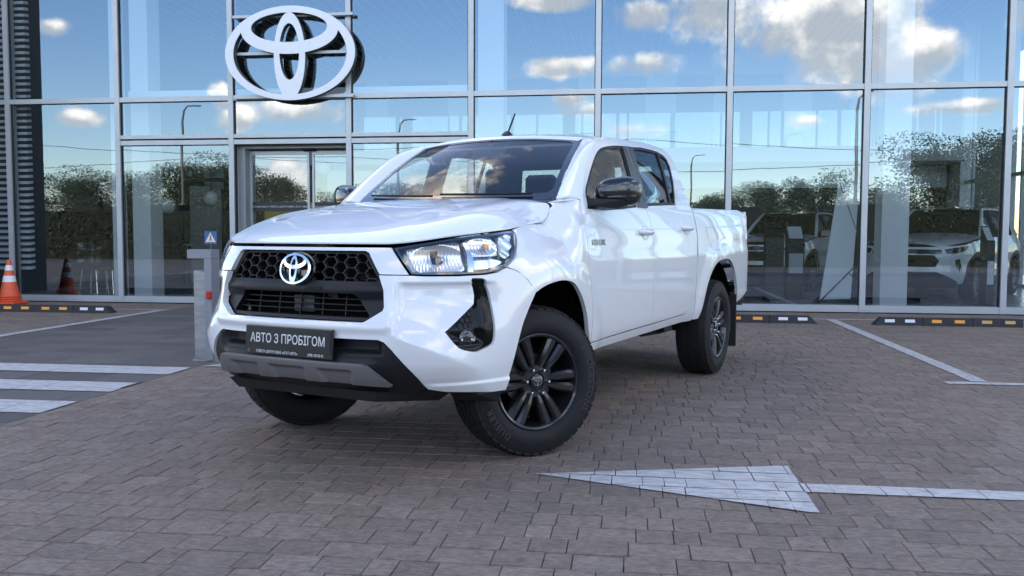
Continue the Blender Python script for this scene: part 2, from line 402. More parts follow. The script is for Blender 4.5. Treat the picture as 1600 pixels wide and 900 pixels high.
g = sheet('ground', -600, 600, -600, 600, -.036, far_ground_mat(), label='wide paved ground around the showroom and the road beyond')
paving = put('paving', None, kind='structure', label='brown-grey concrete block paving laid in rows of mixed lengths')
sheet('joint_bed', -13, 11, 1.0, 13.62, -.028, M_JOINT, None, paving)
ROW = .1482; GY = .0075; GAP = .0034
def paver_vf(x0, x1, y0, y1, dz=0, c=.0026):
    z0, z1 = -.026, dz
    o = [(x0, y0), (x1, y0), (x1, y1), (x0, y1)]; i = [(x0+c, y0+c), (x1-c, y0+c), (x1-c, y1-c), (x0+c, y1-c)]
    vs = [(*p, z0) for p in o]+[(*p, z1-c*.8) for p in o]+[(*p, z1) for p in i]
    fs = [(8, 9, 10, 11)]+[(4+k, 4+(k+1) % 4, 8+(k+1) % 4, 8+k) for k in range(4)]+[(k, (k+1) % 4, 4+(k+1) % 4, 4+k) for k in range(4)]
    return vs, fs
WALK = (-6.86, -3.69, 3.9, 13.35)     # darker slab walkway to the door
rects = []; rng = random.Random(3)
LEN = [.0995, .1395, .180, .2205]
row = 0; y = 1.02
while y < 13.55:
    y1 = min(y+ROW, 13.6); x = -13+rng.uniform(0, .2)
    while x < 11:
        L = rng.choices(LEN, (3, 2, 3.2, 2.8))[0]; x1 = x+L
        a, b = x, x1
        if y > WALK[2]-.05 and y1 < WALK[3]+.15:
            if a < WALK[0] < b: b = WALK[0]
            elif a < WALK[1] < b: a = WALK[1]
            elif a >= WALK[0] and b <= WALK[1]: a = None
        if a is not None and b-a > .02: rects.append((a+GAP/2, b-GAP/2, y+GY/2, y1-GY/2))
        x = x1
    y = y1
def score(r):
    c = ((r[0]+r[1])/2, (r[2]+r[3])/2, 0); u, v = px_of(c)
    if not (-30 < u < 1630 and v < 930): return 0
    return px_size(c)**2*(r[1]-r[0])
order = sorted(range(len(rects)), key=lambda i: -score(rects[i]))
single = set(order[:300]); fieldmb = MB(); shared = {}
for i, r in enumerate(rects):
    dz = rng.gauss(0, .0009)
    if i in single:
        key = round(r[1]-r[0], 4)
        if key not in shared:
            vs, fs = paver_vf(-key/2, key/2, -(ROW-GY)/2, (ROW-GY)/2); b = MB(); b.add(vs, fs); shared[key] = b.mesh('paver')
        put('paver', shared[key], M_PAV, paving, ((r[0]+r[1])/2, (r[2]+r[3])/2, dz), (rng.gauss(0, .003), rng.gauss(0, .003), rng.gauss(0, .002)))
    else: fieldmb.add(*paver_vf(*r, dz))
me = bpy.data.meshes.new('paver_field'); me.from_pydata(fieldmb.v, [], fieldmb.f); me.update()
put('paver_field', me, M_PAV, paving, kind='stuff')
walk = put('walkway', None, kind='structure', label='dark grey slab walkway leading to the sliding door')
srects = []; y = WALK[2]; k = 0; smesh = {}
while y < WALK[3]-.05:
    x = WALK[0]+(-.3 if k % 2 else 0)-.15*(k % 3)
    while x < WALK[1]:
        a, b = max(x, WALK[0]), min(x+.6, WALK[1])
        if b-a > .03: srects.append((a+.002, b-.002, y+.002, y+.298))
        x += .6
    y += .3; k += 1
for r in srects:
    key = round(r[1]-r[0], 3)
    if key not in smesh:
        b = MB(); b.add(*paver_vf(-key/2, key/2, -.148, .148)); smesh[key] = b.mesh('slab')
    put('slab', smesh[key], M_SLAB, walk, ((r[0]+r[1])/2, (r[2]+r[3])/2, rng.gauss(0, .0006)))
def clip(poly, conv):
    out = list(poly)
    if area2(conv) < 0: conv = conv[::-1]
    for i in range(len(conv)):
        a, b = conv[i-1], conv[i]; src = out; out = []
        f = lambda p: (b[0]-a[0])*(p[1]-a[1])-(b[1]-a[1])*(p[0]-a[0])
        for j in range(len(src)):
            p, q = src[j-1], src[j]; fp, fq = f(p), f(q)
            if (fp >= 0) != (fq >= 0): t = fp/(fp-fq); out.append((p[0]+(q[0]-p[0])*t, p[1]+(q[1]-p[1])*t))
            if fq >= 0: out.append(q)
        if not out: return []
    return out
def marking(name, polys, label, group=None):
    mb = MB(); jr = random.Random(len(name)+int(abs(polys[0][0][0])*100))
    for pl in polys:
        bx = (min(p[0] for p in pl), max(p[0] for p in pl), min(p[1] for p in pl), max(p[1] for p in pl))
        for r in rects+srects:
            if r[1] < bx[0] or r[0] > bx[1] or r[3] < bx[2] or r[2] > bx[3]: continue
            c = .0002; q = clip([(r[0]+c, r[2]+c), (r[1]-c, r[2]+c), (r[1]-c, r[3]-c), (r[0]+c, r[3]-c)], pl)
            if len(q) > 2 and abs(area2(q)) > 1e-5:
                q = [(a+jr.gauss(0, .0012), b+jr.gauss(0, .0012)) for a, b in q]
                mb.add([(a, b, .0052) for a, b in q], [tuple(range(len(q)))])
    return mb.build(name, M_PAINT, None, label=label, cat='road marking', group=group)
rc = lambda x0, x1, y0, y1: [(x0, y0), (x1, y0), (x1, y1), (x0, y1)]
marking('arrow_marking', [[(-.44, 4.115), (.78, 3.68), (.78, 4.44)], rc(.775, 9.5, 3.99, 4.125)], 'white painted lane arrow pointing left in front of the pickup')
sg = 'crosswalk stripes on the walkway'
for i, lab in enumerate(('crosswalk stripe farthest from the camera, beside the steel post', 'crosswalk stripe in the middle of the three', 'crosswalk stripe nearest the camera, short in the frame')):
    marking('crosswalk_stripe', [rc(WALK[0], -3.69, y0, y1) for y0, y1 in ((6.65, 7.03), (5.85, 6.235), (5.08, 5.47))][i:i+1], lab, sg)
marking('parking_line', [rc(2.655, 2.785, 7.28, 12.44)], 'long white parking bay line running from the right wheel stops towards the camera', 'parking bay lines')
marking('parking_line', [rc(2.44, 10, 7.14, 7.25)], 'white crossbar at the near end of the right parking bay', 'parking bay lines')
marking('parking_line', [rc(2.2, 10, 12.46, 12.54)], 'thin white line behind the right wheel stops', 'parking bay lines')
marking('parking_line', [rc(-6.99, -6.865, 8.2, 12.3)], 'white parking bay line along the left edge of the walkway', 'parking bay lines')
marking('parking_line', [rc(-9.5, -6.865, 12.34, 12.42)], 'thin white line behind the left wheel stop', 'parking bay lines')
marking('paint_patch', [[(-3.64, 7.12), (-3.05, 7.12), (-3.05, 7.26), (-3.5, 7.3)]], 'scrap of white paint on the paving below the bumper')
# ------------------------------------------------------------------ showroom building
FY = 13.84
M_ALU = mat('mullion_aluminium', (.46, .475, .49), .38, .35, var=.05, vscale=3)
M_WHITE = mat('interior_white', (.74, .75, .75), .6)
M_GASK = mat('gasket_black', (.012, .012, .013), .6)
M_FG = glass_mat('facade_glass', (.70, .76, .78), .185, .8, gcol=(.75, .885, 1.0), wave=.06)
bld = thing('showroom_building', 'glass fronted car showroom with aluminium mullions behind the pickup', 'building', (0, 0, 0))
XM = [-10.45+1.9862*k for k in range(-2, 12)]
TOP = 6.75; T1 = 3.355
PLINTH = .085
def mull(x, z0, z1, wd=.085):
    MB().b2((x-wd/2, FY-.055, z0), (x+wd/2, FY+.12, z1)).build('mullion', M_ALU, bld)
    MB().b2((x+wd/2, FY-.02, z0), (x+wd/2+.014, FY+.05, z1)).b2((x-wd/2-.014, FY-.02, z0), (x-wd/2, FY+.05, z1)).build('gasket', M_GASK, bld)
for x in XM: mull(x, 0, TOP+.3)
def trans(x0, x1, z, hh=.078, name='transom'):
    MB().b2((x0+.0425, FY-.045, z-hh/2), (x1-.0425, FY+.12, z+hh/2)).build(name, M_ALU, bld)
    MB().b2((x0+.0425, FY-.018, z-hh/2-.013), (x1-.0425, FY+.05, z-hh/2)).build('gasket', M_GASK, bld)
prng = random.Random(5)
def pane(x0, x1, z0, z1, Y=FY, m=None, par=None, name='glass_pane'):
    w_, h_ = x1-x0, z1-z0
    b = MB().b2((-w_/2, -.006, -h_/2), (w_/2, .006, h_/2))
    q = MB().add([(-w_/2, 0, -h_/2), (w_/2, 0, -h_/2), (w_/2, 0, h_/2), (-w_/2, 0, h_/2)], [(0, 1, 2, 3)])
    return q.build(name, m or M_FG, par or bld, loc=((x0+x1)/2, Y, (z0+z1)/2), rot=(prng.gauss(0, .0019), 0, prng.gauss(0, .0019)))
for i in range(len(XM)-1):
    a, b = XM[i], XM[i+1]; door = abs(a+6.478) < .3; low2 = -8.7 < a < -4.3
    trans(a, b, T1); trans(a, b, TOP-.04); trans(a, b, .05, .1, 'sill')
    pane(a+.04, b-.04, T1+.03, TOP-.07)
    if low2:
        trans(a, b, 2.74, .06); trans(a, b, 2.645, .075); pane(a+.04, b-.04, 2.765, T1-.03)
        if not door: pane(a+.04, b-.04, .095, 2.61)
    else: pane(a+.04, b-.04, .095, T1-.03)
M_PAR = mat('parapet_panel', (.3, .31, .33), .45, .3)
MB().b2((XM[0], FY-.03, TOP+.0), (XM[-1], FY+.3, 8.1)).build('parapet', M_PAR, bld)
M_DARKW = mat('interior_grey', (.22, .225, .23), .7, var=.08, vscale=1.2)
BX0, BX1, BY1 = XM[0], 8.4, 30.0
floorm = mat('showroom_floor', (.30, .30, .29), .22, var=.10, vscale=1.1, rvar=.12)
MB().b2((BX0, FY+.12, -.02), (XM[-1], BY1, .03)).build('floor', floorm, bld)
M_CEIL = mat('ceiling_dark', (.16, .17, .18), .7)
MB().b2((BX0, FY+.12, 6.62), (XM[-1], BY1, 6.9)).build('ceiling', M_CEIL, bld)
MB().b2((BX0, FY+.3, 6.9), (XM[-1], BY1+.3, 7.3)).build('roof', M_PAR, bld)
slat = MB().b2((-.022, -7.6, -.05), (.022, 7.6, .05)).mesh('ceiling_slat'); M_SLATW = mat('ceiling_slat_white', (.72, .73, .74), .5)
x = -2.1
while x < 8.3: put('ceiling_slat', slat, M_SLATW, bld, (x, 22.1, 6.56)); x += .24
x = -14.2
while x < -2.2: put('ceiling_slat', slat, M_SLATW, bld, (x, 22.1, 6.56)); x += .30
for cx, cy in ((4.6, 17.6), (2.2, 18.6), (6.4, 18.2), (5.6, 21.5), (.2, 19.5), (-8.9, 18.5), (-3.9, 19.0)):
    MB().lathe([(.0, 0), (.42, 0), (.42, .07), (0, .07)], 32, 'z').build('ceiling_disc', M_WHITE, bld, 40, (cx, cy, 6.36))
MB().b2((BX0, BY1, 0), (XM[-1], BY1+.3, 6.9)).build('wall', M_DARKW, bld)
MB().b2((BX0-.3, FY+.13, 0), (BX0, BY1+.3, 6.9)).build('wall', M_DARKW, bld)
# right-hand gable: white piers with tall windows between
gz = [(FY+.13, 15.2), (17.2, 17.7), (19.6, 20.1), (21.6, 23.2), (24.2, 30.3)]
for a, b in gz: MB().b2((BX1, a, 0), (BX1+.3, b, 6.9)).build('gable_pier', M_WHITE, bld)
gw = [(15.2, 17.2), (17.7, 19.6), (20.1, 21.6), (23.2, 24.2)]
for a, b in gw:
    MB().b2((BX1+.1, a, 2.5), (BX1+.2, b, 2.58)).b2((BX1+.1, a, 0), (BX1+.2, b, .1)).b2((BX1+.1, (a+b)/2-.03, .1), (BX1+.2, (a+b)/2+.03, 6.6)).build('gable_window_frame', M_ALU, bld)
    MB().add([(BX1+.15, a, .1), (BX1+.15, b, .1), (BX1+.15, b, 6.6), (BX1+.15, a, 6.6)], [(0, 1, 2, 3)]).build('glass_pane', M_FG, bld)
# mezzanine at the back
MB().b2((BX0, 23.6, 3.05), (BX1, BY1, 3.42)).build('mezzanine', M_WHITE, bld)
for i in range(14):
    x0 = -8.5+i*1.2; MB().b2((x0+.03, 23.65, 3.44), (x0+1.17, 23.67, 4.35)).build('balustrade_panel', MATS.get('balglass') or glass_mat('balglass', (.75, .82, .82), .08, .6), bld)
for i, (a, b) in enumerate(((-1.6, -.9), (.4, 1.3), (2.4, 3.0), (4.4, 5.2), (6.3, 7.0), (-5.6, -4.8), (-8.2, -7.5))):
    MB().b2((a, 26.9, 3.42), (b, 27.2, 6.6)).build('partition', M_WHITE, bld)
MB().b2((-9, 27.0, 5.9), (8.3, 27.1, 6.6)).build('bulkhead', M_WHITE, bld)
MB().b2((-1.5, 25.0, .03), (8.3, 25.3, 2.45)).build('back_partition', mat('charcoal_wall', (.05, .052, .055), .6), bld)
MB().b2((-1.5, 24.9, 2.45), (8.3, 25.3, 3.05)).build('white_band', M_WHITE, bld)
M_TIMB = mat('timber_panel', (.13, .10, .065), .55, var=.25, vscale=6, stretch=(1, 1, .12))
for p0, p1 in (((-9.8, 21.0, .03), (-7.4, 21.2, 2.7)), ((-4.4, 22, .03), (-2.2, 22.2, 2.9))): MB().b2(p0, p1).build('timber_wall', M_TIMB, bld)
MB().b2((-7.4, 21.0, 1.4), (-5.6, 21.2, 2.7)).build('partition', M_WHITE, bld)
# steel columns just behind the glass and the beam across the left bays
def pxX(x, Y, y=120): return px_plane(x, y, Y).x
for a, b in ((747, 787), (1384, 1427), (203, 231)):
    MB().b2((pxX(a, 14.35), 14.35, .03), (pxX(b, 14.35), 14.75, 6.6)).build('column', M_WHITE, bld)
MB().b2((pxX(172, 14.3), 14.28, .03), (pxX(186, 14.3), 14.36, 6.6)).b2((pxX(0, 17), 17, 0.03), (pxX(38, 17), 17.3, 6.6)).build('column', M_WHITE, bld)
MB().b2((pxX(205, 14.3), 14.2, 3.41), (pxX(741, 14.3), 14.34, 3.56)).build('beam', M_WHITE, bld)
# plain dark wing added out of frame so the left glass reflects no sky
stm = mat('core_dark', (.03, .032, .035), .6)
MB().b2((-12.1, 11.35, 0), (-11.62, 13.76, 8.0)).build('sky_block_wing', stm, bld)
M_LV = mat('louvre_white', (.78, .79, .80), .45)
la, lb_ = pxX(-20, 14.2), pxX(52, 14.2); lv = MB().b2((la, -.06, -.021), (lb_, .06, .021)).mesh('louvre')
for i in range(50): put('louvre', lv, M_LV, bld, (0, 14.06, .55+.105*i), (R(8), 0, 0))
MB().b2((la-1, 14.45, .03), (pxX(69, 14.45), 14.5, 6.6)).build('core_wall', mat('core_black', (.01, .011, .012), .8), bld)
# recessed sliding door
dY = FY+.32
M_JAMB = mat('door_jamb', (.27, .285, .30), .45, .3)
MB().b2((XM[4]+.0425, FY+.12, 0.03), (XM[4]+.16, dY, 2.55)).b2((XM[4]+.0425, FY+.12, 2.55), (XM[5]-.0425, dY+.06, 2.64)).build('door_jamb', M_JAMB, bld)
MB().box((-5.27, dY-.05, 2.545), (.22, .1, .07), ch=.02).build('door_sensor', M_GASK, bld)
M_BAND = mat('black_vinyl', (.018, .018, .02), .4)
M_LET = mat('white_vinyl', (.6, .6, .6), .5)
for a, b in ((XM[4]+.16, -5.285), (-5.235, XM[5]-.05)):
    dr = pane(a, b, .05, 2.52, dY, name='sliding_door'); c = ((a+b)/2, (.05+2.52)/2); hw, hh = (b-a)/2, 1.235
    dr.rotation_euler = (0, 0, 0)
    MB().b2((-hw, -.02, -hh), (-hw+.035, .02, hh)).b2((hw-.035, -.02, -hh), (hw, .02, hh)).b2((-hw+.035, -.02, hh-.06), (hw-.035, .02, hh)).b2((-hw+.035, -.02, -hh), (hw-.035, .02, -hh+.09)).build('door_frame', M_ALU, dr)
    zb = 1.60-c[1]
    MB().b2((-hw+.035, -.006, zb-.075), (hw-.035, -.003, zb+.075)).build('vinyl_band', M_BAND, dr)
    vs, fs = text_vf('ВІТАЄМО ВАС У ТОЙОТА ЦЕНТР РІВНЕ «АГАТ АВТО»', .0385)
    MB().add([(v.x, -.0085, v.y+zb) for v in vs], fs).build('lettering', M_LET, dr)
# emblem on the facade
emb = thing('wall_emblem', 'large white three-oval emblem mounted on the glass facade', 'sign', tuple(px_plane(452.5, 83, FY-.25)))
V, T = emblem_tris(96); s = 1.075
fn = lambda u, v, d: (u*s, -d, v*s*1.0)
fm = bpy.data.meshes.new('emblem_face')
extrude_tris(V, T, fn, .0, .012).build('emblem_face', mat('emblem_white', (.78, .80, .84), .35, var=.02), emb)
extrude_tris([(u*.994, v*.992) for u, v in V], T, fn, -.11, -.001).build('emblem_body', mat('emblem_side', (.05, .06, .065), .45), emb)
for z in (.62, .03, -.66):
    MB().b2((-1.0, .115, z-.022), (1.0, .155, z+.022)).build('mounting_rail', M_ALU, emb)
    if z != .03: MB().b2((-.98, .155, z-.02), (-.94, .245, z+.02)).b2((.94, .155, z-.02), (.98, .245, z+.02)).build('bracket', M_ALU, emb)
def spline(xs,ys):
    n=len(xs);h=[xs[i+1]-xs[i] for i in range(n-1)]
    d=[(ys[i+1]-ys[i])/h[i] for i in range(n-1)]
    m=[0]*n
    for i in range(1,n-1):
        if d[i-1]*d[i]<=0:m[i]=0
        else:
            w1=2*h[i]+h[i-1];w2=h[i]+2*h[i-1];m[i]=(w1+w2)/(w1/d[i-1]+w2/d[i])
    m[0]=d[0];m[-1]=d[-1]
    def f(x):
        if x<=xs[0]:return ys[0]+m[0]*(x-xs[0])
        if x>=xs[-1]:return ys[-1]+m[-1]*(x-xs[-1])
        lo,hi=0,n-1
        while hi-lo>1:
            k=(lo+hi)//2
            if xs[k]<=x:lo=k
            else:hi=k
        t=(x-xs[lo])/h[lo];t2=t*t;t3=t2*t
        return (2*t3-3*t2+1)*ys[lo]+(t3-2*t2+t)*h[lo]*m[lo]+(-2*t3+3*t2)*ys[hi]+(t3-t2)*h[lo]*m[hi]
    return f
def sstep(a,b,x):
    t=min(1,max(0,(x-a)/(b-a)));return t*t*(3-2*t)
PLAN=[(.990,0),(.987,.15),(.978,.30),(.952,.45),(.893,.59),(.790,.715),(.660,.805),(.51,.860),(.34,.893),(.15,.908),(0,.912),(-.3,.911),(-.7,.906),(-1.5,.902),(-2.3,.90),(-3.1,.905),(-3.7,.90),(-4.05,.888),(-4.14,.875),(-4.195,.845),(-4.225,.80),(-4.235,.72),(-4.24,.4),(-4.24,0)]
def _mk():
    P=PLAN;n=len(P);out=[]
    def g(i):
        if i<0:return (P[1][0],-P[1][1])
        if i>=n:return (P[-2][0],-P[-2][1])
        return P[i]
    for i in range(n-1):
        p0,p1,p2,p3=g(i-1),g(i),g(i+1),g(i+2)
        d1=max(1e-6,math.dist(p0,p1))**.5;d2=math.dist(p1,p2)**.5;d3=math.dist(p2,p3)**.5
        for k in range(160):
            t=k/160
            t0,t1,t2,t3=0,d1,d1+d2,d1+d2+d3;tt=t1+(t2-t1)*t
            r=[]
            for a in(0,1):
                A1=(t1-tt)/(t1-t0)*p0[a]+(tt-t0)/(t1-t0)*p1[a]
                A2=(t2-tt)/(t2-t1)*p1[a]+(tt-t1)/(t2-t1)*p2[a]
                A3=(t3-tt)/(t3-t2)*p2[a]+(tt-t2)/(t3-t2)*p3[a]
                B1=(t2-tt)/(t2-t0)*A1+(tt-t0)/(t2-t0)*A2
                B2=(t3-tt)/(t3-t1)*A2+(tt-t1)/(t3-t1)*A3
                r.append((t2-tt)/(t2-t1)*B1+(tt-t1)/(t2-t1)*B2)
            out.append(tuple(r))
    out.append(P[-1]);S=[0]
    for a,b in zip(out,out[1:]):S.append(S[-1]+math.dist(a,b))
    return out,S
CP,CS=_mk()
def plan(s):
    if s<=0:return CP[0]
    if s>=CS[-1]:return CP[-1]
    lo,hi=0,len(CS)-1
    while hi-lo>1:
        k=(lo+hi)//2
        if CS[k]<=s:lo=k
        else:hi=k
    t=(s-CS[lo])/(CS[hi]-CS[lo]);a,b=CP[lo],CP[hi]
    return (a[0]+(b[0]-a[0])*t,a[1]+(b[1]-a[1])*t)
def s_of_x(x):
    for i in range(len(CP)-1):
        if CP[i][0]>=x>=CP[i+1][0]:
            return CS[i]+(CS[i+1]-CS[i])*(CP[i][0]-x)/max(1e-9,CP[i][0]-CP[i+1][0])
    return CS[-1]
OSIDE=spline([.38,.46,.52,.58,.70,.88,.98,1.02,1.07,1.16,1.25,1.31,1.36,1.50,1.65,1.74,1.79],
             [-.10,-.055,-.030,-.014,-.004,0,.001,-.004,-.012,-.021,-.036,-.049,-.066,-.107,-.153,-.188,-.225])
OFRONT=spline([.36,.44,.50,.56,.62,.70,.76,.84,.95,1.06,1.10,1.14,1.20],[-.12,-.06,-.02,0,.004,0,-.014,-.028,-.040,-.066,-.085,-.125,-.22])
OFEND=spline([.38,.46,.58,.70,.88,.96,1.02,1.06,1.10,1.13,1.16,1.19,1.21],[-.07,-.04,-.012,-.002,.0,-.004,-.015,-.029,-.05,-.074,-.108,-.155,-.21])
LIFT=spline([.10,.14,.2,.245,.27,.33,.5],[0,0,.03,.068,.115,.135,.135])
def flare(x,z):
    o=0
    for cx,cz,a in((.02,.38,.016),(-3.085,.40,.014)):
        r=math.hypot(x-cx,(z-cz)*.97)
        o+=a*(1-sstep(.53,.70,r))
    return o
def off(s,z):
    x,y=plan(s)
    if x<-4.1:return OSIDE(min(z,1.25))*.5
    wf=1-sstep(.72,1.22,s)          # front
    tz=sstep(1.14,1.30,z);wd=1-sstep(-.60+.17*tz,-.25-.06*tz,x)
    lift=LIFT(-x)
    o=wf*OFRONT(z)+(1-wf)*(wd*OSIDE(z)+(1-wd)*OFEND(z-lift))
    if z>1.34:o-=(z-1.34)*.11*sstep(-1.3,-.4,x)
    return o+(1-wf)*flare(x,z)
def body(s,z,d=0.):
    sg=1 if s>=0 else -1;s=abs(s)
    x,y=plan(s);e=.012
    a=plan(max(0,s-e));b=plan(s+e)
    if s<e:a=(b[0],-b[1])
    tx,ty=b[0]-a[0],b[1]-a[1];L=math.hypot(tx,ty) or 1
    nx,ny=ty/L,-tx/L     # travelling +s: tangent; outward normal
    o=off(s,z)+d
    return (x+nx*o,sg*(y+ny*o),z)
# ------------------------------------------------------------------ the pickup
TRUCK_TH = -1.9331487
truck = thing('pickup_truck', 'white double cab pickup truck parked at an angle before the showroom', 'pickup truck', (-1.20924, 4.826817, 0), TRUCK_TH)
def paint_material():
    m = bpy.data.materials.new('white_car_paint'); m.use_nodes = True; t = NT(m.node_tree); p = t.n['Principled BSDF']
    p.inputs['Base Color'].default_value = (.80, .81, .82, 1); p.inputs['Roughness'].default_value = .32
    p.inputs['Coat Weight'].default_value = 1; p.inputs['Coat Roughness'].default_value = .015; p.inputs['Coat IOR'].default_value = 1.6
    MATS['white_car_paint'] = m; return m
M_PAINTW = paint_material()
M_BLK = mat('black_plastic', (.009, .0095, .011), .5, spec=.35, var=.1, vscale=30, bump=.05, bscale=400)
M_GBLK = mat('gloss_black', (.008, .008, .009), .12, coat=1)
M_DEEP = mat('deep_black', (.004, .004, .004), .9, spec=.1)
M_CHR = mat('chrome', (.62, .63, .65), .08, 1)
M_GREYP = mat('skid_grey', (.19, .185, .185), .42, .25)
M_RUB = mat('tyre_rubber', (.013, .013, .014), .72, spec=.35, var=.18, vscale=25, bump=.08, bscale=180)
M_RUBL = mat('tyre_lettering', (.024, .024, .025), .5)
M_RIM = mat('rim_black', (.026, .027, .030), .27, .45, coat=.5)
M_UND = mat('underbody_black', (.012, .012, .012), .75)
M_TRIM = mat('cabin_grey', (.035, .036, .039), .7)
M_SEAT = mat('seat_cloth', (.028, .029, .032), .85, bump=.15, bscale=300)
M_LINER = mat('headliner', (.42, .42, .41), .85)
M_CG = glass_mat('car_glass', (.76, .82, .81), .01, 1.2)
M_WG = glass_mat('windscreen_glass', (.84, .88, .87), .01, 1.0)
M_CLEAR = glass_mat('lamp_lens', (.93, .95, .96), .02, 1.0)
def B(u, v, d=0): return body(u, v, d)
def SX(u, v, d=0):            # side panels drawn in (x, z)
    return body(s_of_x(u), v, d)
def pan(name, outline, mapf=SX, m=None, holes=(), par=None, both=True, res=.03, thick=.022, inset=.0022, label=None):
    me = panel_mesh(name, outline, mapf, holes, res, thick, inset)
    o = put(name, me, m or M_PAINTW, par or truck, label=label)
    if both:
        m2 = mirror_panel(me, name); o2 = put(name, m2, m or M_PAINTW, par or truck); return o, o2
    return o
def curve(pts, n=6):           # smooth open polyline through pts
    out = []; N = len(pts)
    for i in range(N-1):
        p0, p1, p2, p3 = pts[max(i-1, 0)], pts[i], pts[i+1], pts[min(i+2, N-1)]
        for k in range(n):
            t = k/n; out.append(tuple(.5*((2*p1[a])+(p2[a]-p0[a])*t+(2*p0[a]-5*p1[a]+4*p2[a]-p3[a])*t*t+(3*p1[a]-p0[a]-3*p2[a]+p3[a])*t**3) for a in (0, 1)))
    out.append(tuple(pts[-1][:2])); return out
def sym(half):                 # half outline from centre top to centre bottom, s>0, mirrored
    return list(half)+[(-u, v) for u, v in half[::-1] if abs(u) > 1e-9]
# --- front bumper (white), with the sculpted cheeks
def seg(a, b, p):              # signed distance to the line a-b (positive left)
    dx, dy = b[0]-a[0], b[1]-a[1]; L = math.hypot(dx, dy); return (dx*(p[1]-a[1])-dy*(p[0]-a[0]))/L
def cheek(s, z):
    s = abs(s); o = 0
    # raised frame round the grille
    o += .014*(1-sstep(.024, .058, math.hypot(max(0, s-.497), max(0, .747-z))))*sstep(.668, .700, z)*(1-sstep(.955, .99, z))
    # ledge under the headlamp, hollow below it
    o -= .017*sstep(.56, .60, s)*(1-sstep(.99, 1.07, s))*sstep(.70, .86, z)*(1-sstep(.905, .922, z))
    # fang: a crisp ridge running down and out from the grille corner, a facet falling away below it
    d = seg((.505, .705), (.86, .560), (s, z)); k = sstep(.50, .585, s)*(1-sstep(.78, 1.06, s))
    o += k*(.022*max(0, 1-max(0, d)/.095)-.0*d) if d > 0 else k*(.022+.16*max(d, -.16))
    # lower lip ledge
    o += .012*sstep(.66, .76, s)*(1-sstep(.458, .468, z))
    return o
def BF(u, v, d=0): return body(u, v, d+cheek(u, v))
GR = [(0, 1.06), (.385, 1.06), (.405, 1.052), (.470, .957), (.494, .89), (.499, .815), (.494, .80), (.415, .752), (.400, .747), (0, .747)]
HL_IN, HL_BOT = (.618, .955), [(.70, .9515), (.85, .951), (1.0, .955), (1.07, .964), (1.125, .985)]
seam = [(1.125, .985), (1.20, .965), (1.262, .925), (1.325, .855)]
ARCHF = [(1.325, .855), (1.275, .795), (1.215, .70), (1.178, .58), (1.160, .47), (1.153, .40)]
half = [(.472, .957), HL_IN]+HL_BOT+curve(seam, 4)[1:]+curve(ARCHF, 4)[1:]+[(1.06, .400), (.96, .409), (.80, .421), (.704, .438), (.606, .546), (.539, .624), (.503, .657), (.475, .668), (0, .668)]
bo = half+[(-u, v) for u, v in half[::-1] if u > 1e-9]
gl = GR[3:]                     # lower part of the grille opening cuts the bumper's top edge
top = [(-u, v) for u, v in gl if u > 1e-9][::1]
bo = bo+[(-u, v) for u, v in gl]+[(u, v) for u, v in gl[::-1] if u > 1e-9]
fog_half = curve([(.778, .703), (.837, .632), (.915, .609), (.95, .612)], 3)+curve([(.985, .622), (1.029, .648), (1.036, .75), (1.020, .87), (.993, .930)], 4)[0:]+[(.978, .936), (.926, .938), (.920, .930)]+curve([(.934, .90), (.942, .86), (.936, .82)], 3)
fogL = fog_half; fogR = [(-u, v) for u, v in fog_half]
bump = pan('front_bumper', bo, BF, holes=[fogL, fogR], both=False, res=.013, thick=.03)
sur = GR[:4]
so = sym([(0, 1.079), (.45, 1.079), (.519, 1.080), (.545, 1.055), HL_IN, (.472, .9585)][0:6])
so = [(0, 1.079), (.45, 1.079), (.519, 1.079), HL_IN, (.473, .957), (.470, .957), (.405, 1.052), (.385, 1.06), (0, 1.06)]
so = so+[(-u, v) for u, v in so[::-1][1:] if u > 1e-9]
pan('grille_surround', so, B, both=False, res=.02, thick=.03)
# --- grille
gr = put('grille', None, None, truck)
def GP(dd): return lambda u, v, d=0: body(u, v, d+dd)
gout = sym(GR)
lowhole = [(-.335, .868), (.335, .868), (.385, .80), (.435, .762), (-.435, .762), (-.385, .80)]
lowhole = [(-.34, .868), (.34, .868), (.425, .764), (-.425, .764)]
uphole = [(-.372, 1.046), (.372, 1.046), (.46, .935), (.455, .925), (-.455, .925), (-.46, .935)]
def gmap(u, v, d=0):            # band between the two openings stands proud
    return body(u, v, d-.022+.020*sstep(.93, .905, v)*sstep(.80, .86, v) if False else d-.022+.018*(1-sstep(.895, .935, v))*sstep(.845, .87, v))
pan('grille_frame', gout, gmap, mat('grille_black', (.007, .008, .011), .45, spec=.35), [round_poly(lowhole, .02), round_poly(uphole, .02)], gr, False, .025, .05, .001)
pan('grille_back', sym([(0, 1.055), (.42, 1.03), (.49, .85), (.42, .755), (0, .755)]), GP(-.11), M_DEEP, (), gr, False, .08, 0)
hx = MB(); hw = .0405; hh = .0235
def bar(mb, a, b, wd, dep, dz):
    ax, bx = Vector(body(a[0], a[1], dz)), Vector(body(b[0], b[1], dz)); t = bx-ax; L = t.length; t.normalize()
    n = Vector((1, 0, 0)); c = t.cross(n).normalized(); n = c.cross(t)
    Mx = Matrix((t, n, c)).transposed(); mb.box((ax+bx)/2, (L+.004, dep, wd), Mx)
seen = set()
up_in = inset_poly(uphole, -.004)
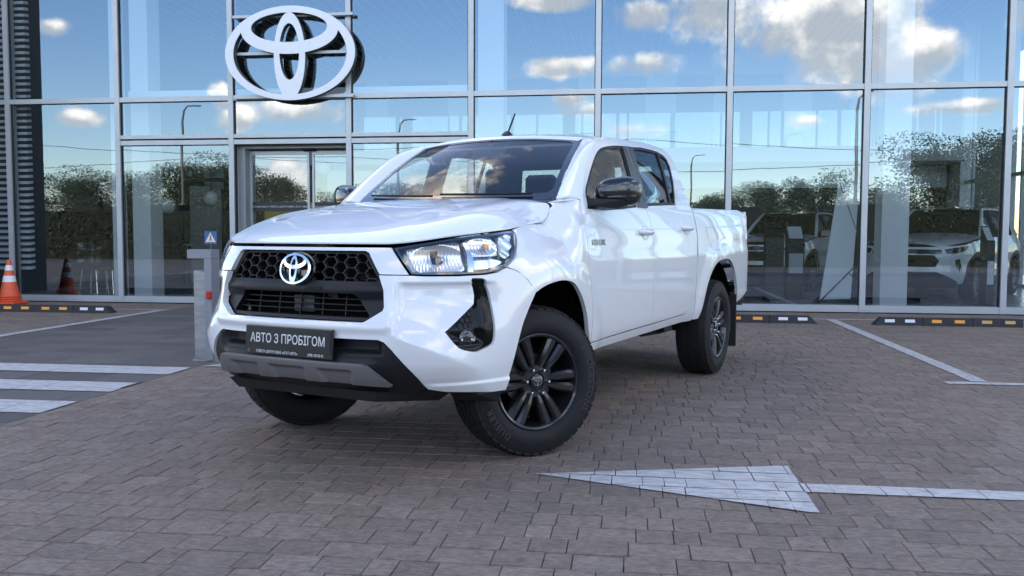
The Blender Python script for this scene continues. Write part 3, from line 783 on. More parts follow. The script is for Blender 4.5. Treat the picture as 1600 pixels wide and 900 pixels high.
for i in range(-9, 10):
    for j in range(-2, 5):
        cx = i*hw*1.5; cz = .985+j*hh*2+(hh if i % 2 else 0)
        pts = [(cx+hw*math.cos(k*math.pi/3), cz+hh*1.1547*math.sin(k*math.pi/3)) for k in range(6)]
        for k in range(6):
            a, b = pts[k], pts[(k+1) % 6]; key = (round((a[0]+b[0])*500), round((a[1]+b[1])*500))
            mid = ((a[0]+b[0])/2, (a[1]+b[1])/2)
            if key in seen or not inpoly(mid, up_in) or math.hypot(mid[0], (mid[1]-.979)) < .07: continue
            seen.add(key); bar(hx, a, b, .0028, .022, -.034)
hx.build('honeycomb', mat('honeycomb_grey', (.03, .031, .034), .4), gr, kind='stuff')
lb = MB()
for z in (.842, .816, .790): lb_w = .34+(.868-z)*.8; [bar(lb, (-lb_w+i*lb_w/6, z), (-lb_w+(i+1)*lb_w/6, z), 0.0038, .02, -.05) for i in range(12)]
for u in (-.27, -.135, 0, .135, .27): bar(lb, (u, .765), (u, .866), .004, .012, -.06)
lb.build('lower_bars', mat('bar_black', (.008, .0085, .009), .5), gr)
MB().b2((.86, -.05, .775), (.90, .07, .85)).b2((.83, .11, .76), (.85, .17, .86)).build('radiator_bracket', mat('bracket_grey', (.05, .055, .065), .5), gr)
fins = MB()
for i in range(30): fins.b2((.815, .2, .765+i*.0095), (.83, .5, .769+i*.0095))
fins.build('radiator_fins', mat('fin_grey', (.03, .03, .032), .5, .5), gr)
vs, fs = text_vf('HILUX', .034, .001, 2, .0006)
MB().add([Vector(body(v.x+.11, v.y+.8885, .003+v.z-.002)) for v in vs], fs).build('embossed_lettering', M_BLK, gr)
# badge
V, T = emblem_tris(56)
ba = put('badge', None, None, truck)
bs = .098
def bmap(u, v, d): 
    p = body(u*bs*.97, .977+v*bs*1.06, 0); return (p[0]+.006+d-.012*(u*u), p[1], p[2])
extrude_tris(V, T, bmap, -.012, .012).build('badge_ring', M_CHR, ba)
dsk = fill2d([ell(0, 0, 1.06, .75, 48)], lambda p: inell(p, (0, 0, 1.06, .75)), None, False)
extrude_tris(*dsk, bmap, -.05, -.013).build('badge_base', M_GBLK, ba)
# --- lower bumper (black) with skid plate
def lowrel(s, z): return -.055*sstep(.595, .612, z)*(1-sstep(.46, .50, abs(s)))+.012*(1-sstep(.56, .59, z))*(1-sstep(.42, .5, abs(s)))
def BL(u, v, d=0): return body(u, v, d+lowrel(u, v)-.004)
lo = [(0, .664), (.474, .664), (.502, .653), (.538, .62), (.605, .542), (.703, .434), (.60, .424), (.5, .418), (0, .425)]
pan('lower_bumper', sym(lo), BL, M_BLK, (), None, False, .02, .04, .001)
def skrel(s, z):
    s = abs(s); o = .030
    tri = lambda c, w0: sstep(c-w0, c-w0+.025, s)*(1-sstep(c+w0-.025, c+w0, s))
    o -= .024*tri(.0, .10+.25*(z-.47))*(1-sstep(.525, .532, z))*1
    o -= .024*tri(.27, .085+.25*(z-.47))*(1-sstep(.525, .532, z))
    return o
def BS(u, v, d=0): return body(u, v, d+lowrel(u, v)+skrel(u, v))
pan('skid_plate', sym([(0, .566), (.405, .563), (.43, .556), (.535, .462), (.52, .455), (.40, .462), (0, .466)]), BS, M_GREYP, (), None, False, .013, .03, 0)
MB().hull([(.93, -.45, .43), (.93, .45, .43), (.55, -.62, .40), (.55, .62, .40), (.9, -.42, .38), (.9, .42, .38), (.5, -.5, .33), (.5, .5, .33)]).build('undertray', M_UND, truck)
for sg in (1, -1): MB().hull([(.60, sg*.62, .405), (.62, sg*.80, .405), (.44, sg*.83, .40), (.40, sg*.6, .40), (.58, sg*.64, .36), (.46, sg*.80, .345), (.42, sg*.62, .345)]).build('air_deflector', M_BLK, truck)
MB().b2((.84, -.5, .43), (.86, .5, .66)).build('slot_back', M_DEEP, truck)
# number plate
pl = put('number_plate', None, None, truck, (1.004, .005, .6405), (0, R(-4), 0))
MB().box((0, 0, 0), (.016, .528, .137), ch=.004).build('plate_frame', mat('plate_black', (.012, .012, .014), .35, coat=.3), pl)
MB().b2((.0085, -.255, -.040), (.0105, .255, .062)).build('plate_face', mat('plate_face', (.018, .018, .021), .3), pl)
def ptext(txt, size, y, z, bold=0, name='lettering', sp=1):
    vs, fs = text_vf(txt, size, 0, 4, bold, sp); MB().add([(.0122, v.x*.83+y, v.y+z) for v in vs], fs).build(name, mat('plate_white', (.72, .72, .72), .5), pl)
ptext('АВТО З ПРОБІГОМ', .0585, 0, .008, .0006)
ptext('ТОЙОТА ЦЕНТР РІВНЕ «АГАТ АВТО»', .0170, -.062, -.053, .0002)
ptext('(098) 182 00 42', .0170, .172, -.053, .0002)
extrude_tris(V, T, lambda u, v, d: (.009+d, -.235+u*.011, -.053+v*.012), 0, .002).build('plate_emblem', M_CHR, pl)
# --- fog lamp bezels
for sg in (1, -1):
    fg = put('fog_lamp', None, None, truck)
    def FM(u, v, d=0):
        dd = -.012*sstep(0, .02, .5)-.03*(1-sstep(.945, .985, u))*(1-sstep(.84, .9, v))*sstep(.63, .66, v)
        p = body(u, v, d+cheek(u, v)+dd); return (p[0], sg*p[1], p[2])
    me = panel_mesh('bezel', fog_half, FM, (), .014, .04, .001); put('bezel', me, mat('bezel_black', (.004, .004, .005), .15, spec=.22), fg)
    c = Vector(FM(.905, .668)); n = (Vector(FM(.905, .668, .01))-c).normalized(); q = n.to_track_quat('Z', 'Y').to_matrix()
    lp = MB().lathe([(.0, .012), (.018, .011), (.030, .006), (.033, 0)], 28, 'z'); lp.v = [tuple(q @ Vector(v)+c+n*.006) for v in lp.v]
    lp.build('lamp_glass', M_CLEAR, fg, 60)
    lp = MB().lathe([(.0, -.012), (.012, -.012), (.026, -.002), (.033, 0), (.037, .008), (.042, 0)], 28, 'z'); lp.v = [tuple(q @ Vector(v)+c+n*.004) for v in lp.v]
    lp.build('lamp_reflector', mat('satin_chrome', (.6, .62, .64), .18, 1), fg, 40)
    hxm = MB()
    for i in range(3):
        for j in range(4):
            u, v = .868+i*.028+(j % 2)*.014, .722+j*.026
            if u > .805+(.703-v)*-.4+.0 and u < .945 and v < .70+(u-.80)*1.1:
                pts = [(u+.013*math.cos(k*math.pi/3+.52), v+.013*math.sin(k*math.pi/3+.52)) for k in range(6)]
                hxm.prism(pts, -.002, .004, lambda a, b, d: FM(a, b, d))
    if hxm.v: hxm.build('hex_relief', M_BLK, fg)
# --- headlamps
hl = [(.528, 1.0775), (.62, 1.090), (.827, 1.117), (1.1, 1.143), (1.322, 1.1615)]+curve([(1.322, 1.1615), (1.318, 1.14), (1.268, 1.095), (1.205, 1.03), (1.128, .988)], 4)[1:]+[(1.07, .968), (1.0, .9585), (.85, .9545), (.70, .955), (.625, .9585)]
M_REF = mat('reflector_chrome', (.92, .90, .87), .22, .72)
M_AMB = mat('amber_lens', (.75, .26, .04), .25, coat=.6)
for sg in (1, -1):
    hp = put('headlight', None, None, truck)
    def HM(dd, rip=None):
        def f(u, v, d=0):
            p = body(u, v, d+dd+(rip(u, v) if rip else 0)); return (p[0], sg*p[1], p[2])
        return f
    put('housing', panel_mesh('housing', hl, HM(-.075), (), .04, 0, .004), mat('lamp_housing', (.34, .34, .34), .25, .7), hp)
    edge = inset_poly(hl, .013)
    put('lamp_bezel', panel_mesh('lamp_bezel', hl, HM(-.012), [edge], .03, .06, .002), M_GBLK, hp)
    put('lens', panel_mesh('lens', hl, HM(-.001), (), .03, .0, .004), M_CLEAR, hp)
    main = round_poly([(.585, 1.068), (.90, 1.106), (.912, 1.01), (.92, .968), (.652, .964)], .02)
    put('main_reflector', panel_mesh('main_reflector', main, HM(-.05, lambda u, v: -.030*max(0, 1-((u-.775)/.16)**2-((v-1.02)/.07)**2)+.0035*math.sin(u*330)*(1 if v > 1.0 else .5)), (), .006, .02, .002), M_REF, hp)
    c = Vector(HM(-.052)(.775, 1.018)); n = Vector((.92, sg*.3, .0)).normalized(); q = n.to_track_quat('Z', 'Y').to_matrix()
    for nm, prof, mm in (('bulb', [(0, .034), (.008, .032), (.011, .02), (.011, 0)], M_AMB), ('bulb_shield', [(.0, .0), (.016, .0), (.02, .006), (.012, .012)], M_CHR)):
        lp = MB().lathe(prof, 20, 'z'); lp.v = [tuple(q @ Vector(v)+c-n*.012) for v in lp.v]; lp.build(nm, mm, hp, 50)
    turn = round_poly([(.935, 1.112), (1.115, 1.132), (1.145, 1.085), (1.125, 1.035), (.955, 1.03)], .02)
    put('turn_reflector', panel_mesh('turn_reflector', turn, HM(-.045, lambda u, v: -.022*max(0, 1-((u-1.04)/.1)**2-((v-1.08)/.04)**2)+.002*math.sin(u*260)), (), .007, .02, .002), M_REF, hp)
    put('turn_bulb', panel_mesh('turn_bulb', round_poly([(1.045, 1.094), (1.078, 1.095), (1.075, 1.068), (1.05, 1.066)], .012), HM(-.042, lambda u, v: .01*max(0, 1-((u-1.06)/.03)**2-((v-1.08)/.02)**2)), (), .008, .01, 0), M_AMB, hp)
    side = round_poly([(1.16, 1.125), (1.285, 1.148), (1.24, 1.09), (1.17, 1.02), (1.13, 1.03), (1.14, 1.08)], .012)
    put('side_reflector', panel_mesh('side_reflector', side, HM(-.03, lambda u, v: .006*math.sin(u*60+v*90)), (), .012, .02, .002), M_REF, hp)
    low = round_poly([(.945, 1.015), (1.09, 1.025), (1.135, 1.01), (1.09, .982), (.96, .972)], .012)
    put('lower_reflector', panel_mesh('lower_reflector', low, HM(-.04, lambda u, v: -.012*math.cos(u*70)), (), .01, .02, .002), M_REF, hp)
    for u0, u1, z0, z1 in ((.60, .94, 1.066, 1.098),):
        put('lamp_divider', panel_mesh('lamp_divider', [(.915, 1.10), (.935, 1.102), (.958, 1.03), (.95, .968), (.922, .968), (.93, 1.03)], HM(-.028), (), .02, .03, 0), mat('satin_chrome', (.6, .62, .64), .18, 1), hp)
# --- hood
HC = spline([-.45, -.35, -.235, -.03, .15, .34, .57, .69, .83, .90, .98], [1.352, 1.347, 1.341, 1.320, 1.297, 1.268, 1.213, 1.180, 1.141, 1.118, 1.088])
edge3 = []
for s_ in [i*.03 for i in range(0, 18)]: p = body(s_, 1.096, .006); edge3.append((p[0], p[1], 1.098))
hlz = spline([.524, .62, .827, 1.1, 1.322, 1.335], [1.098, 1.106, 1.130, 1.154, 1.170, 1.171])
for s_ in [.55+.04*i for i in range(0, 20)]: p = body(s_, hlz(s_), .0); edge3.append((p[0], p[1], hlz(s_)))
edge3 += [(.175, .774, 1.182), (.096, .765, 1.190), (-.02, .752, 1.199), (-.14, .742, 1.208), (-.195, .740, 1.226), (-.235, .736, 1.258), (-.258, .730, 1.295), (-.266, .722, 1.318)]
_top = lambda x, a: HC(x)-.030*a*a+.006*(1-sstep(.36, .50, a))*(1-sstep(.5, .85, x))
_bd = [(x, y, _top(x, y)-z) for x, y, z in edge3]
def HZ(x, y):
    a = abs(y); W1 = W2 = 0.; best = 9
    for (ax, ay, da), (bx, by, db) in zip(_bd, _bd[1:]):
        ex, ey = bx-ax, by-ay; t = min(1, max(0, ((x-ax)*ex+(a-ay)*ey)/(ex*ex+ey*ey)))
        d2 = (x-ax-ex*t)**2+(a-ay-ey*t)**2
        if d2 < best: best = d2
        w_ = 1/(d2+.0015)**2; W1 += w_; W2 += w_*(da+(db-da)*t)
    d = math.sqrt(best); t = max(0, 1-d/.24)
    return _top(x, a)-W2/W1*t**2.6
def HM_(u, v, d=0): return (u, v, HZ(u, v)+d)
edge = [(x, y) for x, y, z in edge3]+[(-.285, .69), (-.30, .60), (-.305, .40), (-.302, .2), (-.30, 0)]
hood_o = edge+[(x, -y) for x, y in edge[::-1] if y > 1e-6]
hood = pan('hood', hood_o, HM_, both=False, res=.024, thick=.007, inset=.003)
MB().b2((-.3, -.62, 1.0), (.72, .62, 1.06)).build('engine_bay', M_DEEP, truck)
MB().b2((.55, -.5, .95), (.84, .5, 1.07)).build('latch_panel', M_DEEP, truck)
# --- fender
gapz = [(.285, 1.153), (.262, 1.165), (.175, 1.181), (.096, 1.188), (-.02, 1.197), (-.14, 1.206), (-.198, 1.226), (-.238, 1.258), (-.262, 1.295), (-.272, 1.318), (-.33, 1.332), (-.395, 1.336)]
sx_ = lambda s: plan(s)[0]
arch_f = curve([(.293, .85), (.195, .882), (.08, .900), (-.03, .903), (-.13, .888), (-.203, .850), (-.319, .739), (-.395, .62), (-.44, .545)], 4)
fo = [(sx_(1.128)+.0, .986), (sx_(1.205), 1.03), (sx_(1.268), 1.095), (sx_(1.31), 1.138)]+gapz[1:]+[(-.402, 1.331), (-.385, 1.27), (-.371, 1.214), (-.369, 1.118), (-.377, 1.021), (-.389, .924), (-.415, .75), (-.455, .535)]+arch_f[::-1]+[(sx_(1.29), .895), (sx_(1.262), .925), (sx_(1.20), .965)]
pan('fender', fo, SX, res=.022)
# --- doors
D_LINE = [(-.41, 1.331), (-.477, 1.393), (-.555, 1.467), (-.698, 1.58), (-.844, 1.671), (-.951, 1.713), (-1.14, 1.748), (-1.405, 1.768), (-1.731, 1.787), (-1.992, 1.790), (-2.17, 1.782), (-2.285, 1.759), (-2.338, 1.725), (-2.376, 1.656), (-2.414, 1.512), (-2.468, 1.35)]
DL = curve(D_LINE, 4)
d1 = [p for p in DL if p[0] > -1.402]+[(-1.405, 1.767), (-1.425, 1.55), (-1.441, 1.30), (-1.487, 1.225), (-1.503, 1.116), (-1.478, 1.0), (-1.466, .884), (-1.475, .70), (-1.492, .551), (-1.0, .545), (-.458, .535), (-.415, .75), (-.389, .924), (-.377, 1.021), (-.369, 1.118), (-.371, 1.214), (-.385, 1.27)]
w1 = curve([(-.455, 1.285), (-.50, 1.378), (-.60, 1.452), (-.722, 1.537), (-.862, 1.627), (-.972, 1.670), (-1.145, 1.698), (-1.318, 1.712)], 4)+[(-1.318, 1.712), (-1.31, 1.5), (-1.282, 1.318), (-1.0, 1.298), (-.7, 1.283)]
w1 = [p for i, p in enumerate(w1) if i == 0 or math.dist(p, w1[i-1]) > 1e-4]
d2 = [(-1.405, 1.767)]+[p for p in DL if p[0] < -1.41]+[(-2.470, 1.33), (-2.488, 1.24), (-2.492, 1.114), (-2.435, .98), (-2.40, .85), (-2.345, .66), (-2.30, .595), (-2.21, .563), (-1.9, .556), (-1.492, .551), (-1.475, .70), (-1.466, .884), (-1.478, 1.0), (-1.503, 1.116), (-1.487, 1.225), (-1.441, 1.30), (-1.425, 1.55)]
w2 = [(-1.52, 1.722), (-1.70, 1.737), (-1.95, 1.740), (-2.08, 1.732), (-2.17, 1.715), (-2.215, 1.69), (-2.236, 1.645), (-2.216, 1.528), (-2.165, 1.43), (-2.112, 1.357), (-2.0, 1.355), (-1.485, 1.331), (-1.50, 1.5)]
M_HAN = M_PAINTW
for nm, do, wo_, par in (('front', d1, w1, 0), ('rear', d2, w2, 1)):
    hz = [wo_]
    me = panel_mesh('door', do, SX, hz, .024, .025, .0022)
    for sg in (1, -1):
        dm = me if sg == 1 else mirror_panel(me, 'door')
        d = put('door', dm, M_PAINTW, truck)
        def SM(dd): 
            return lambda u, v, e=0: (lambda p: (p[0], sg*p[1], p[2]))(SX(u, v, e+dd))
        put('window_glass', panel_mesh('window_glass', wo_, SM(-.010), (), .06, 0, -.004), M_CG, d)
        inn = inset_poly(wo_, .016)
        put('window_seal', panel_mesh('window_seal', wo_, SM(-.004), [inn], .03, .02, -.001), M_BLK, d)
        if nm == 'front':
            put('pillar_trim', panel_mesh('pillar_trim', [(-1.318, 1.715), (-1.398, 1.722), (-1.428, 1.5), (-1.436, 1.312), (-1.284, 1.314), (-1.31, 1.5)], SM(.003), (), .03, .01, .001), mat('pillar_black', (.016, .017, .019), .3, coat=.2), d)
        else:
            put('pillar_trim', panel_mesh('pillar_trim', [(-1.413, 1.723), (-1.518, 1.726), (-1.50, 1.5), (-1.485, 1.318), (-1.446, 1.313), (-1.438, 1.5)], SM(.003), (), .03, .01, .001), mat('pillar_black', (.016, .017, .019), .3, coat=.2), d)
            put('window_divider', panel_mesh('window_divider', [(-2.028, 1.742), (-2.066, 1.738), (-2.052, 1.5), (-2.03, 1.35), (-1.992, 1.35), (-2.02, 1.5)], SM(.0), (), .03, .012, .0), M_BLK, d)
        # inner door card
        put('door_card', panel_mesh('door_card', [(p[0], min(p[1], 1.30)) for p in do if p[1] < 1.3], SM(-.09), (), .1, 0, .02), M_TRIM, d)
        uo = [(p_[0], max(p_[1], 1.26)) for p_ in do if p_[1] > 1.2]
        put('frame_lining', panel_mesh('frame_lining', inset_poly(do, .012), SM(-.032), [wo_, rect(-3, 0, 0, 1.24)] if False else [wo_], .06, 0, .004), M_TRIM, d)
        hxs, hz_ = (-1.345, 1.158) if nm == 'front' else (-2.245, 1.192)
        c = Vector(SM(.0)(hxs, hz_))
        hb = MB(); ring = []
        for i in range(13):
            t = -1+2*i/12; p = Vector(SM(.0)(hxs+.105*t, hz_)); bow = .036*(1-abs(t)**3.5)
            hb_r = .013+.008*(1-t*t); ring.append((p+Vector((0, sg*(bow-.004), 0)), hb_r))
        hb.tube([r[0] for r in ring], [r[1] for r in ring], 12)
        h = hb.build('handle', M_HAN, d, 50)
        cup = MB()
        ol = ell(hxs, hz_-.004, .062, .047, 28)
        cp = panel_mesh('handle_cup', ol, lambda u, v, e=0: SM(.0025-.0*e)(u, v, e-.012*max(0, 1-((u-hxs)/.06)**2-((v-hz_)/.045)**2)), (), .012, .004, 0)
        put('handle_cup', cp, mat('cup_shade', (.62, .63, .64), .3, coat=.6), d)
        if nm == 'front':
            vs, fs = text_vf('HILUX', .058, .0015, 2, .001)
            fl = -1 if sg == 1 else 1
            MB().add([Vector(SM(.004+v.z)(-.548+(-v.x if sg == 1 else v.x)*1.22, 1.095+v.y*.80)) for v in vs], fs).build('nameplate', mat('nameplate_chrome', (.30, .31, .33), .12, 1), d)
# rocker, cab corner
pan('rocker', [(-.462, .533), (-1.0, .542), (-1.492, .548), (-2.2, .56), (-2.2, .50), (-1.5, .492), (-.485, .482)], SX, res=.04)
pan('cab_corner', [(-2.462, .985), (-2.438, .98), (-2.403, .85), (-2.348, .66), (-2.303, .592), (-2.215, .56), (-2.203, .558), (-2.203, .50), (-2.43, .492), (-2.425, .7), (-2.44, .85)], SX, res=.03, inset=.001)
# --- bed
arch_r = curve([(-2.578, .497), (-2.60, .56), (-2.661, .697), (-2.745, .80), (-2.856, .880), (-2.98, .925), (-3.116, .943), (-3.27, .943), (-3.395, .922), (-3.52, .86), (-3.613, .763), (-3.68, .66), (-3.722, .576)], 4)
tl = [(-4.13, .90), (-4.10, 1.05), (-4.118, 1.205)]
bedo = [(-2.487, 1.335), (-2.508, 1.24), (-2.513, 1.114), (-2.478, .98), (-2.455, .85), (-2.44, .70), (-2.445, .497)]+arch_r+[(-3.735, .548), (-3.9, .575), (-4.06, .61), (-4.125, .64), (-4.13, .90), (-4.10, 1.02), (-4.10, 1.10), (-4.115, 1.205), (-4.118, 1.30), (-4.10, 1.345), (-4.05, 1.362), (-3.3, 1.352)]
beds = pan('bed_side', bedo, SX, res=.024)
fuel = round_poly([(-2.735, 1.205), (-3.005, 1.208), (-3.065, 1.02), (-2.865, 1.022)], .03)
put('fuel_flap', panel_mesh('fuel_flap', fuel, lambda u, v, d=0: SX(u, v, d+.001), (), .03, .006, .003), M_PAINTW, truck)
put('fuel_flap_gap', panel_mesh('fuel_flap_gap', fuel, lambda u, v, d=0: SX(u, v, d+.0005), [inset_poly(fuel, .004)], .03, .0, .000), mat('gap_grey', (.2, .2, .2), .7), truck)
for sg in (1, -1):
    rail = MB(); xs = [-2.49-.096*i for i in range(17)]
    for a, b in zip(xs, xs[1:]):
        za, zb = 1.335+.027*(-2.49-a)/1.6, 1.335+.027*(-2.49-b)/1.6
        pa, pb = SX(a, za), SX(b, zb)
        rail.add([(a, sg*pa[1], za), (b, sg*pb[1], zb), (b, sg*(pb[1]-.03), zb+.010), (a, sg*(pa[1]-.03), za+.010), (a, sg*(pa[1]-.1), za+.006), (b, sg*(pb[1]-.1), zb+.006), (a, sg*(pa[1]-.11), .87), (b, sg*(pb[1]-.11), .87)], [(0, 1, 2, 3), (3, 2, 5, 4), (4, 5, 7, 6)])
    rail.build('bed_rail', M_PAINTW, truck, 40)
    tlm = panel_mesh('tail_light', [(-4.132, .905), (-4.105, 1.02), (-4.105, 1.10), (-4.12, 1.20), (-4.17, 1.21), (-4.21, 1.20), (-4.215, .91)], lambda u, v, d=0: (lambda p: (p[0], sg*p[1], p[2]))(SX(u, v, d+.004)), (), .02, .03, 0)
    put('tail_light', tlm, mat('tail_red', (.30, .012, .012), .15, coat=1), truck)
MB().b2((-4.1, -.78, .85), (-2.5, .78, .88)).build('bed_floor', M_UND, truck)
MB().b2((-2.52, -.8, .6), (-2.49, .8, 1.34)).build('bed_front', M_PAINTW, truck)
pan('tailgate', [(s_of_x(-4.12)+.06, 1.36), (s_of_x(-4.12)+.06, .72), (CS[-1], .72), (CS[-1], 1.36)], B, res=.08)
MB().box((-4.28, 0, .62), (.16, 1.56, .17), ch=.03).build('rear_bumper', M_BLK, truck)
for sg in (1, -1): MB().hull([(-3.74, sg*.86, .56), (-4.1, sg*.87, .62), (-4.32, sg*.8, .70), (-4.32, sg*.8, .52), (-4.1, sg*.84, .50), (-4.1, sg*.6, .5), (-3.9, sg*.6, .5), (-4.3, sg*.6, .55)]).build('bumper_corner', M_BLK, truck)
# --- A pillars, windscreen, cowl, roof, rear window
def lerp(a, b, t): return tuple(a[i]+(b[i]-a[i])*t for i in range(3))
WB, WT = (-.405, .692, 1.337), (-.999, .585, 1.729)
def WS(u, v, d=0):             # u across -1..1, v up 0..1
    a = abs(u); bow = 1-a**2.2
    xb, yb, zb = WB[0]+.075*bow, WB[1]*u, WB[2]-.012*bow
    xt, yt, zt = WT[0]+.065*bow, WT[1]*u, WT[2]+.032*bow
    p = Vector((xb+(xt-xb)*v, yb+(yt-yb)*v, zb+(zt-zb)*v)); k = .018*math.sin(math.pi*max(0, min(1, v)))
    return tuple(p+Vector((.55, 0, .83))*(k+d))
rect = lambda a, b, c, d: [(a, c), (b, c), (b, d), (a, d)]
wout = round_poly(rect(-1, 1, 0, 1), .06)
put('windscreen', panel_mesh('windscreen', wout, WS, (), .07, 0, 0), M_WG, truck)
win = round_poly(rect(-.945, .945, .09, .935), .08)
put('roof_header', panel_mesh('roof_header', [(-.97, .962), (.97, .962), (1.0, 1.0), (-1.0, 1.0)], lambda u, v, d=0: WS(u, v, d+.006+.006*min(1, max(0, v-.962)/.02)), (), .04, .01, 0), M_PAINTW, truck)
put('windscreen_border', panel_mesh('windscreen_border', wout, lambda u, v, d=0: WS(u, v, d+.003), [win], .05, 0, .002), mat('frit_black', (.012, .012, .013), .12, coat=.8), truck)
cw = MB()
N = 24
for i in range(N):
    u0, u1 = -1+2*i/N, -1+2*(i+1)/N
    r = []
    for u in (u0, u1):
        p = WS(u, .02, -.004); y = p[1]; r.append((p, (-.28, y*1.0, HZ(-.29, min(.68, abs(y)))-.016)))
    cw.add([r[0][0], r[1][0], r[1][1], r[0][1]], [(0, 1, 2, 3)])
for sg in (1, -1): MB().add([(-.262, sg*.71, 1.312), (-.27, sg*.755, 1.316), (-.40, sg*.83, 1.333), (-.42, sg*.80, 1.345), (-.415, sg*.69, 1.336)], [(0, 1, 2, 3, 4)]).build('cowl_corner', M_PAINTW, truck)
cw.build('cowl', M_BLK, truck, 60)
wip = MB()
for y0, y1 in ((.55, -.05), (-.1, -.6)):
    pts = [Vector(WS(y0/.69+(y1-y0)/.69*t, .055+.02*t, .018)) for t in [k/8 for k in range(9)]]; wip.tube(pts, .007, 6)
wip.build('wiper', M_BLK, truck)
ap = []
def D3(t):                      # along the D line from base to the roof corner
    pts = DL[:25]; k = t*(len(pts)-1); i = min(int(k), len(pts)-2); f = k-i
    u = pts[i][0]+(pts[i+1][0]-pts[i][0])*f; v = pts[i][1]+(pts[i+1][1]-pts[i][1])*f; return SX(u, v, 0)
def AP(u, v, d=0):             # u along, v across (0 = glass edge)
    k = max(-.1, min(1.05, u)); wv = WS(1.0, k*.985+.008, 0); dd = D3(max(0, min(1, k)))
    p = Vector(lerp(wv, dd, v)); n = Vector((.62, .45, .55)); b = .030*4*max(0, v*(1-v))*(1-.35*k)
    return tuple(p+n*(b+d-.001))
me = panel_mesh('a_pillar', rect(0, 1, 0.01, 1), AP, (), .05, .02, .002)
put('a_pillar', me, M_PAINTW, truck); put('a_pillar', mirror_panel(me, 'a_pillar'), M_PAINTW, truck)
dxs = [p for p in DL if p[0] <= -.95 and p[1] > 1.70]
dz_of = spline([-p[0] for p in dxs], [p[1] for p in dxs])
RC = spline([.90, 1.0, 1.1, 1.3, 1.6, 2.0, 2.2, 2.3, 2.36], [1.757, 1.778, 1.795, 1.812, 1.820, 1.818, 1.806, 1.786, 1.75])
def RF(u, v, d=0):             # u = -x, v across -1..1
    zD = dz_of(min(u, 2.33)); yD = SX(-min(u, 2.335), zD)[1]; k = abs(v)
    front = max(0, 1.04-u)
    crown = max(.004, RC(u)-zD); z = zD+crown*(1-k**2.4)-.010*max(0, (k-.93)/.07)**2
    return (-u+.05*0, yD*v, z+d)
ro = [(.937+.075*(abs(t))**2.2, t) for t in [-.82+.0+.1*i*1.0 for i in range(0)]]
front_edge = []
for i in range(21):
    u = -1+i/10; p = WS(u, 1.0); yD = .715; front_edge.append((-p[0]+.006, p[1]/.712))
roof_o = front_edge+[(.96, .90), (.952, 1.0)]+[(.952+(2.335-.952)*i/20, 1.0) for i in range(1, 21)]+[(2.36, .9), (2.37, .4), (2.37, -.4), (2.36, -.9)]+[(2.335-(2.335-.952)*i/20, -1.0) for i in range(0, 21)]+[(.96, -.90)]
put('roof', panel_mesh('roof', roof_o, RF, (), .045, .015, .0), M_PAINTW, truck)
an = put('antenna', None, None, truck)
MB().hull([(-1.05, -.02, 1.793), (-1.05, .02, 1.793), (-1.15, -.025, 1.795), (-1.15, .025, 1.795), (-1.10, -.012, 1.825), (-1.10, .012, 1.825), (-1.135, 0, 1.828)]).build('antenna_base', M_BLK, an)
MB().tube([(-1.115, 0, 1.82), (-1.21, 0, 1.95)], [.0065, .0055], 8).build('antenna_rod', M_BLK, an)
MB().b2((-1.0, -.56, 1.70), (-2.3, .56, 1.715)).build('headliner', M_LINER, truck)
# cab back with window
cbk = MB(); 
for sg in (1, -1): cbk.add([(-2.47, sg*.83, 1.35), (-2.47, sg*.62, 1.35), (-2.38, sg*.55, 1.72), (-2.335, sg*.71, 1.73)], [(0, 1, 2, 3)])
cbk.add([(-2.37, .60, 1.67), (-2.37, -.60, 1.67), (-2.35, -.66, 1.755), (-2.35, .66, 1.755)], [(0, 1, 2, 3)])
cbk.add([(-2.475, .83, .6), (-2.475, -.83, .6), (-2.47, -.83, 1.35), (-2.47, .83, 1.35)], [(0, 1, 2, 3)])
cbk.build('cab_back', M_PAINTW, truck)
MB().add([(v[0]+.02, v[1]*.985, v[2]-.01) for v in cbk.v], cbk.f).build('cab_back_lining', M_TRIM, truck)
MB().add([(-2.468, .64, 1.34), (-2.468, -.64, 1.34), (-2.375, -.60, 1.69), (-2.375, .60, 1.69)], [(0, 1, 2, 3)]).build('rear_window', M_CG, truck)
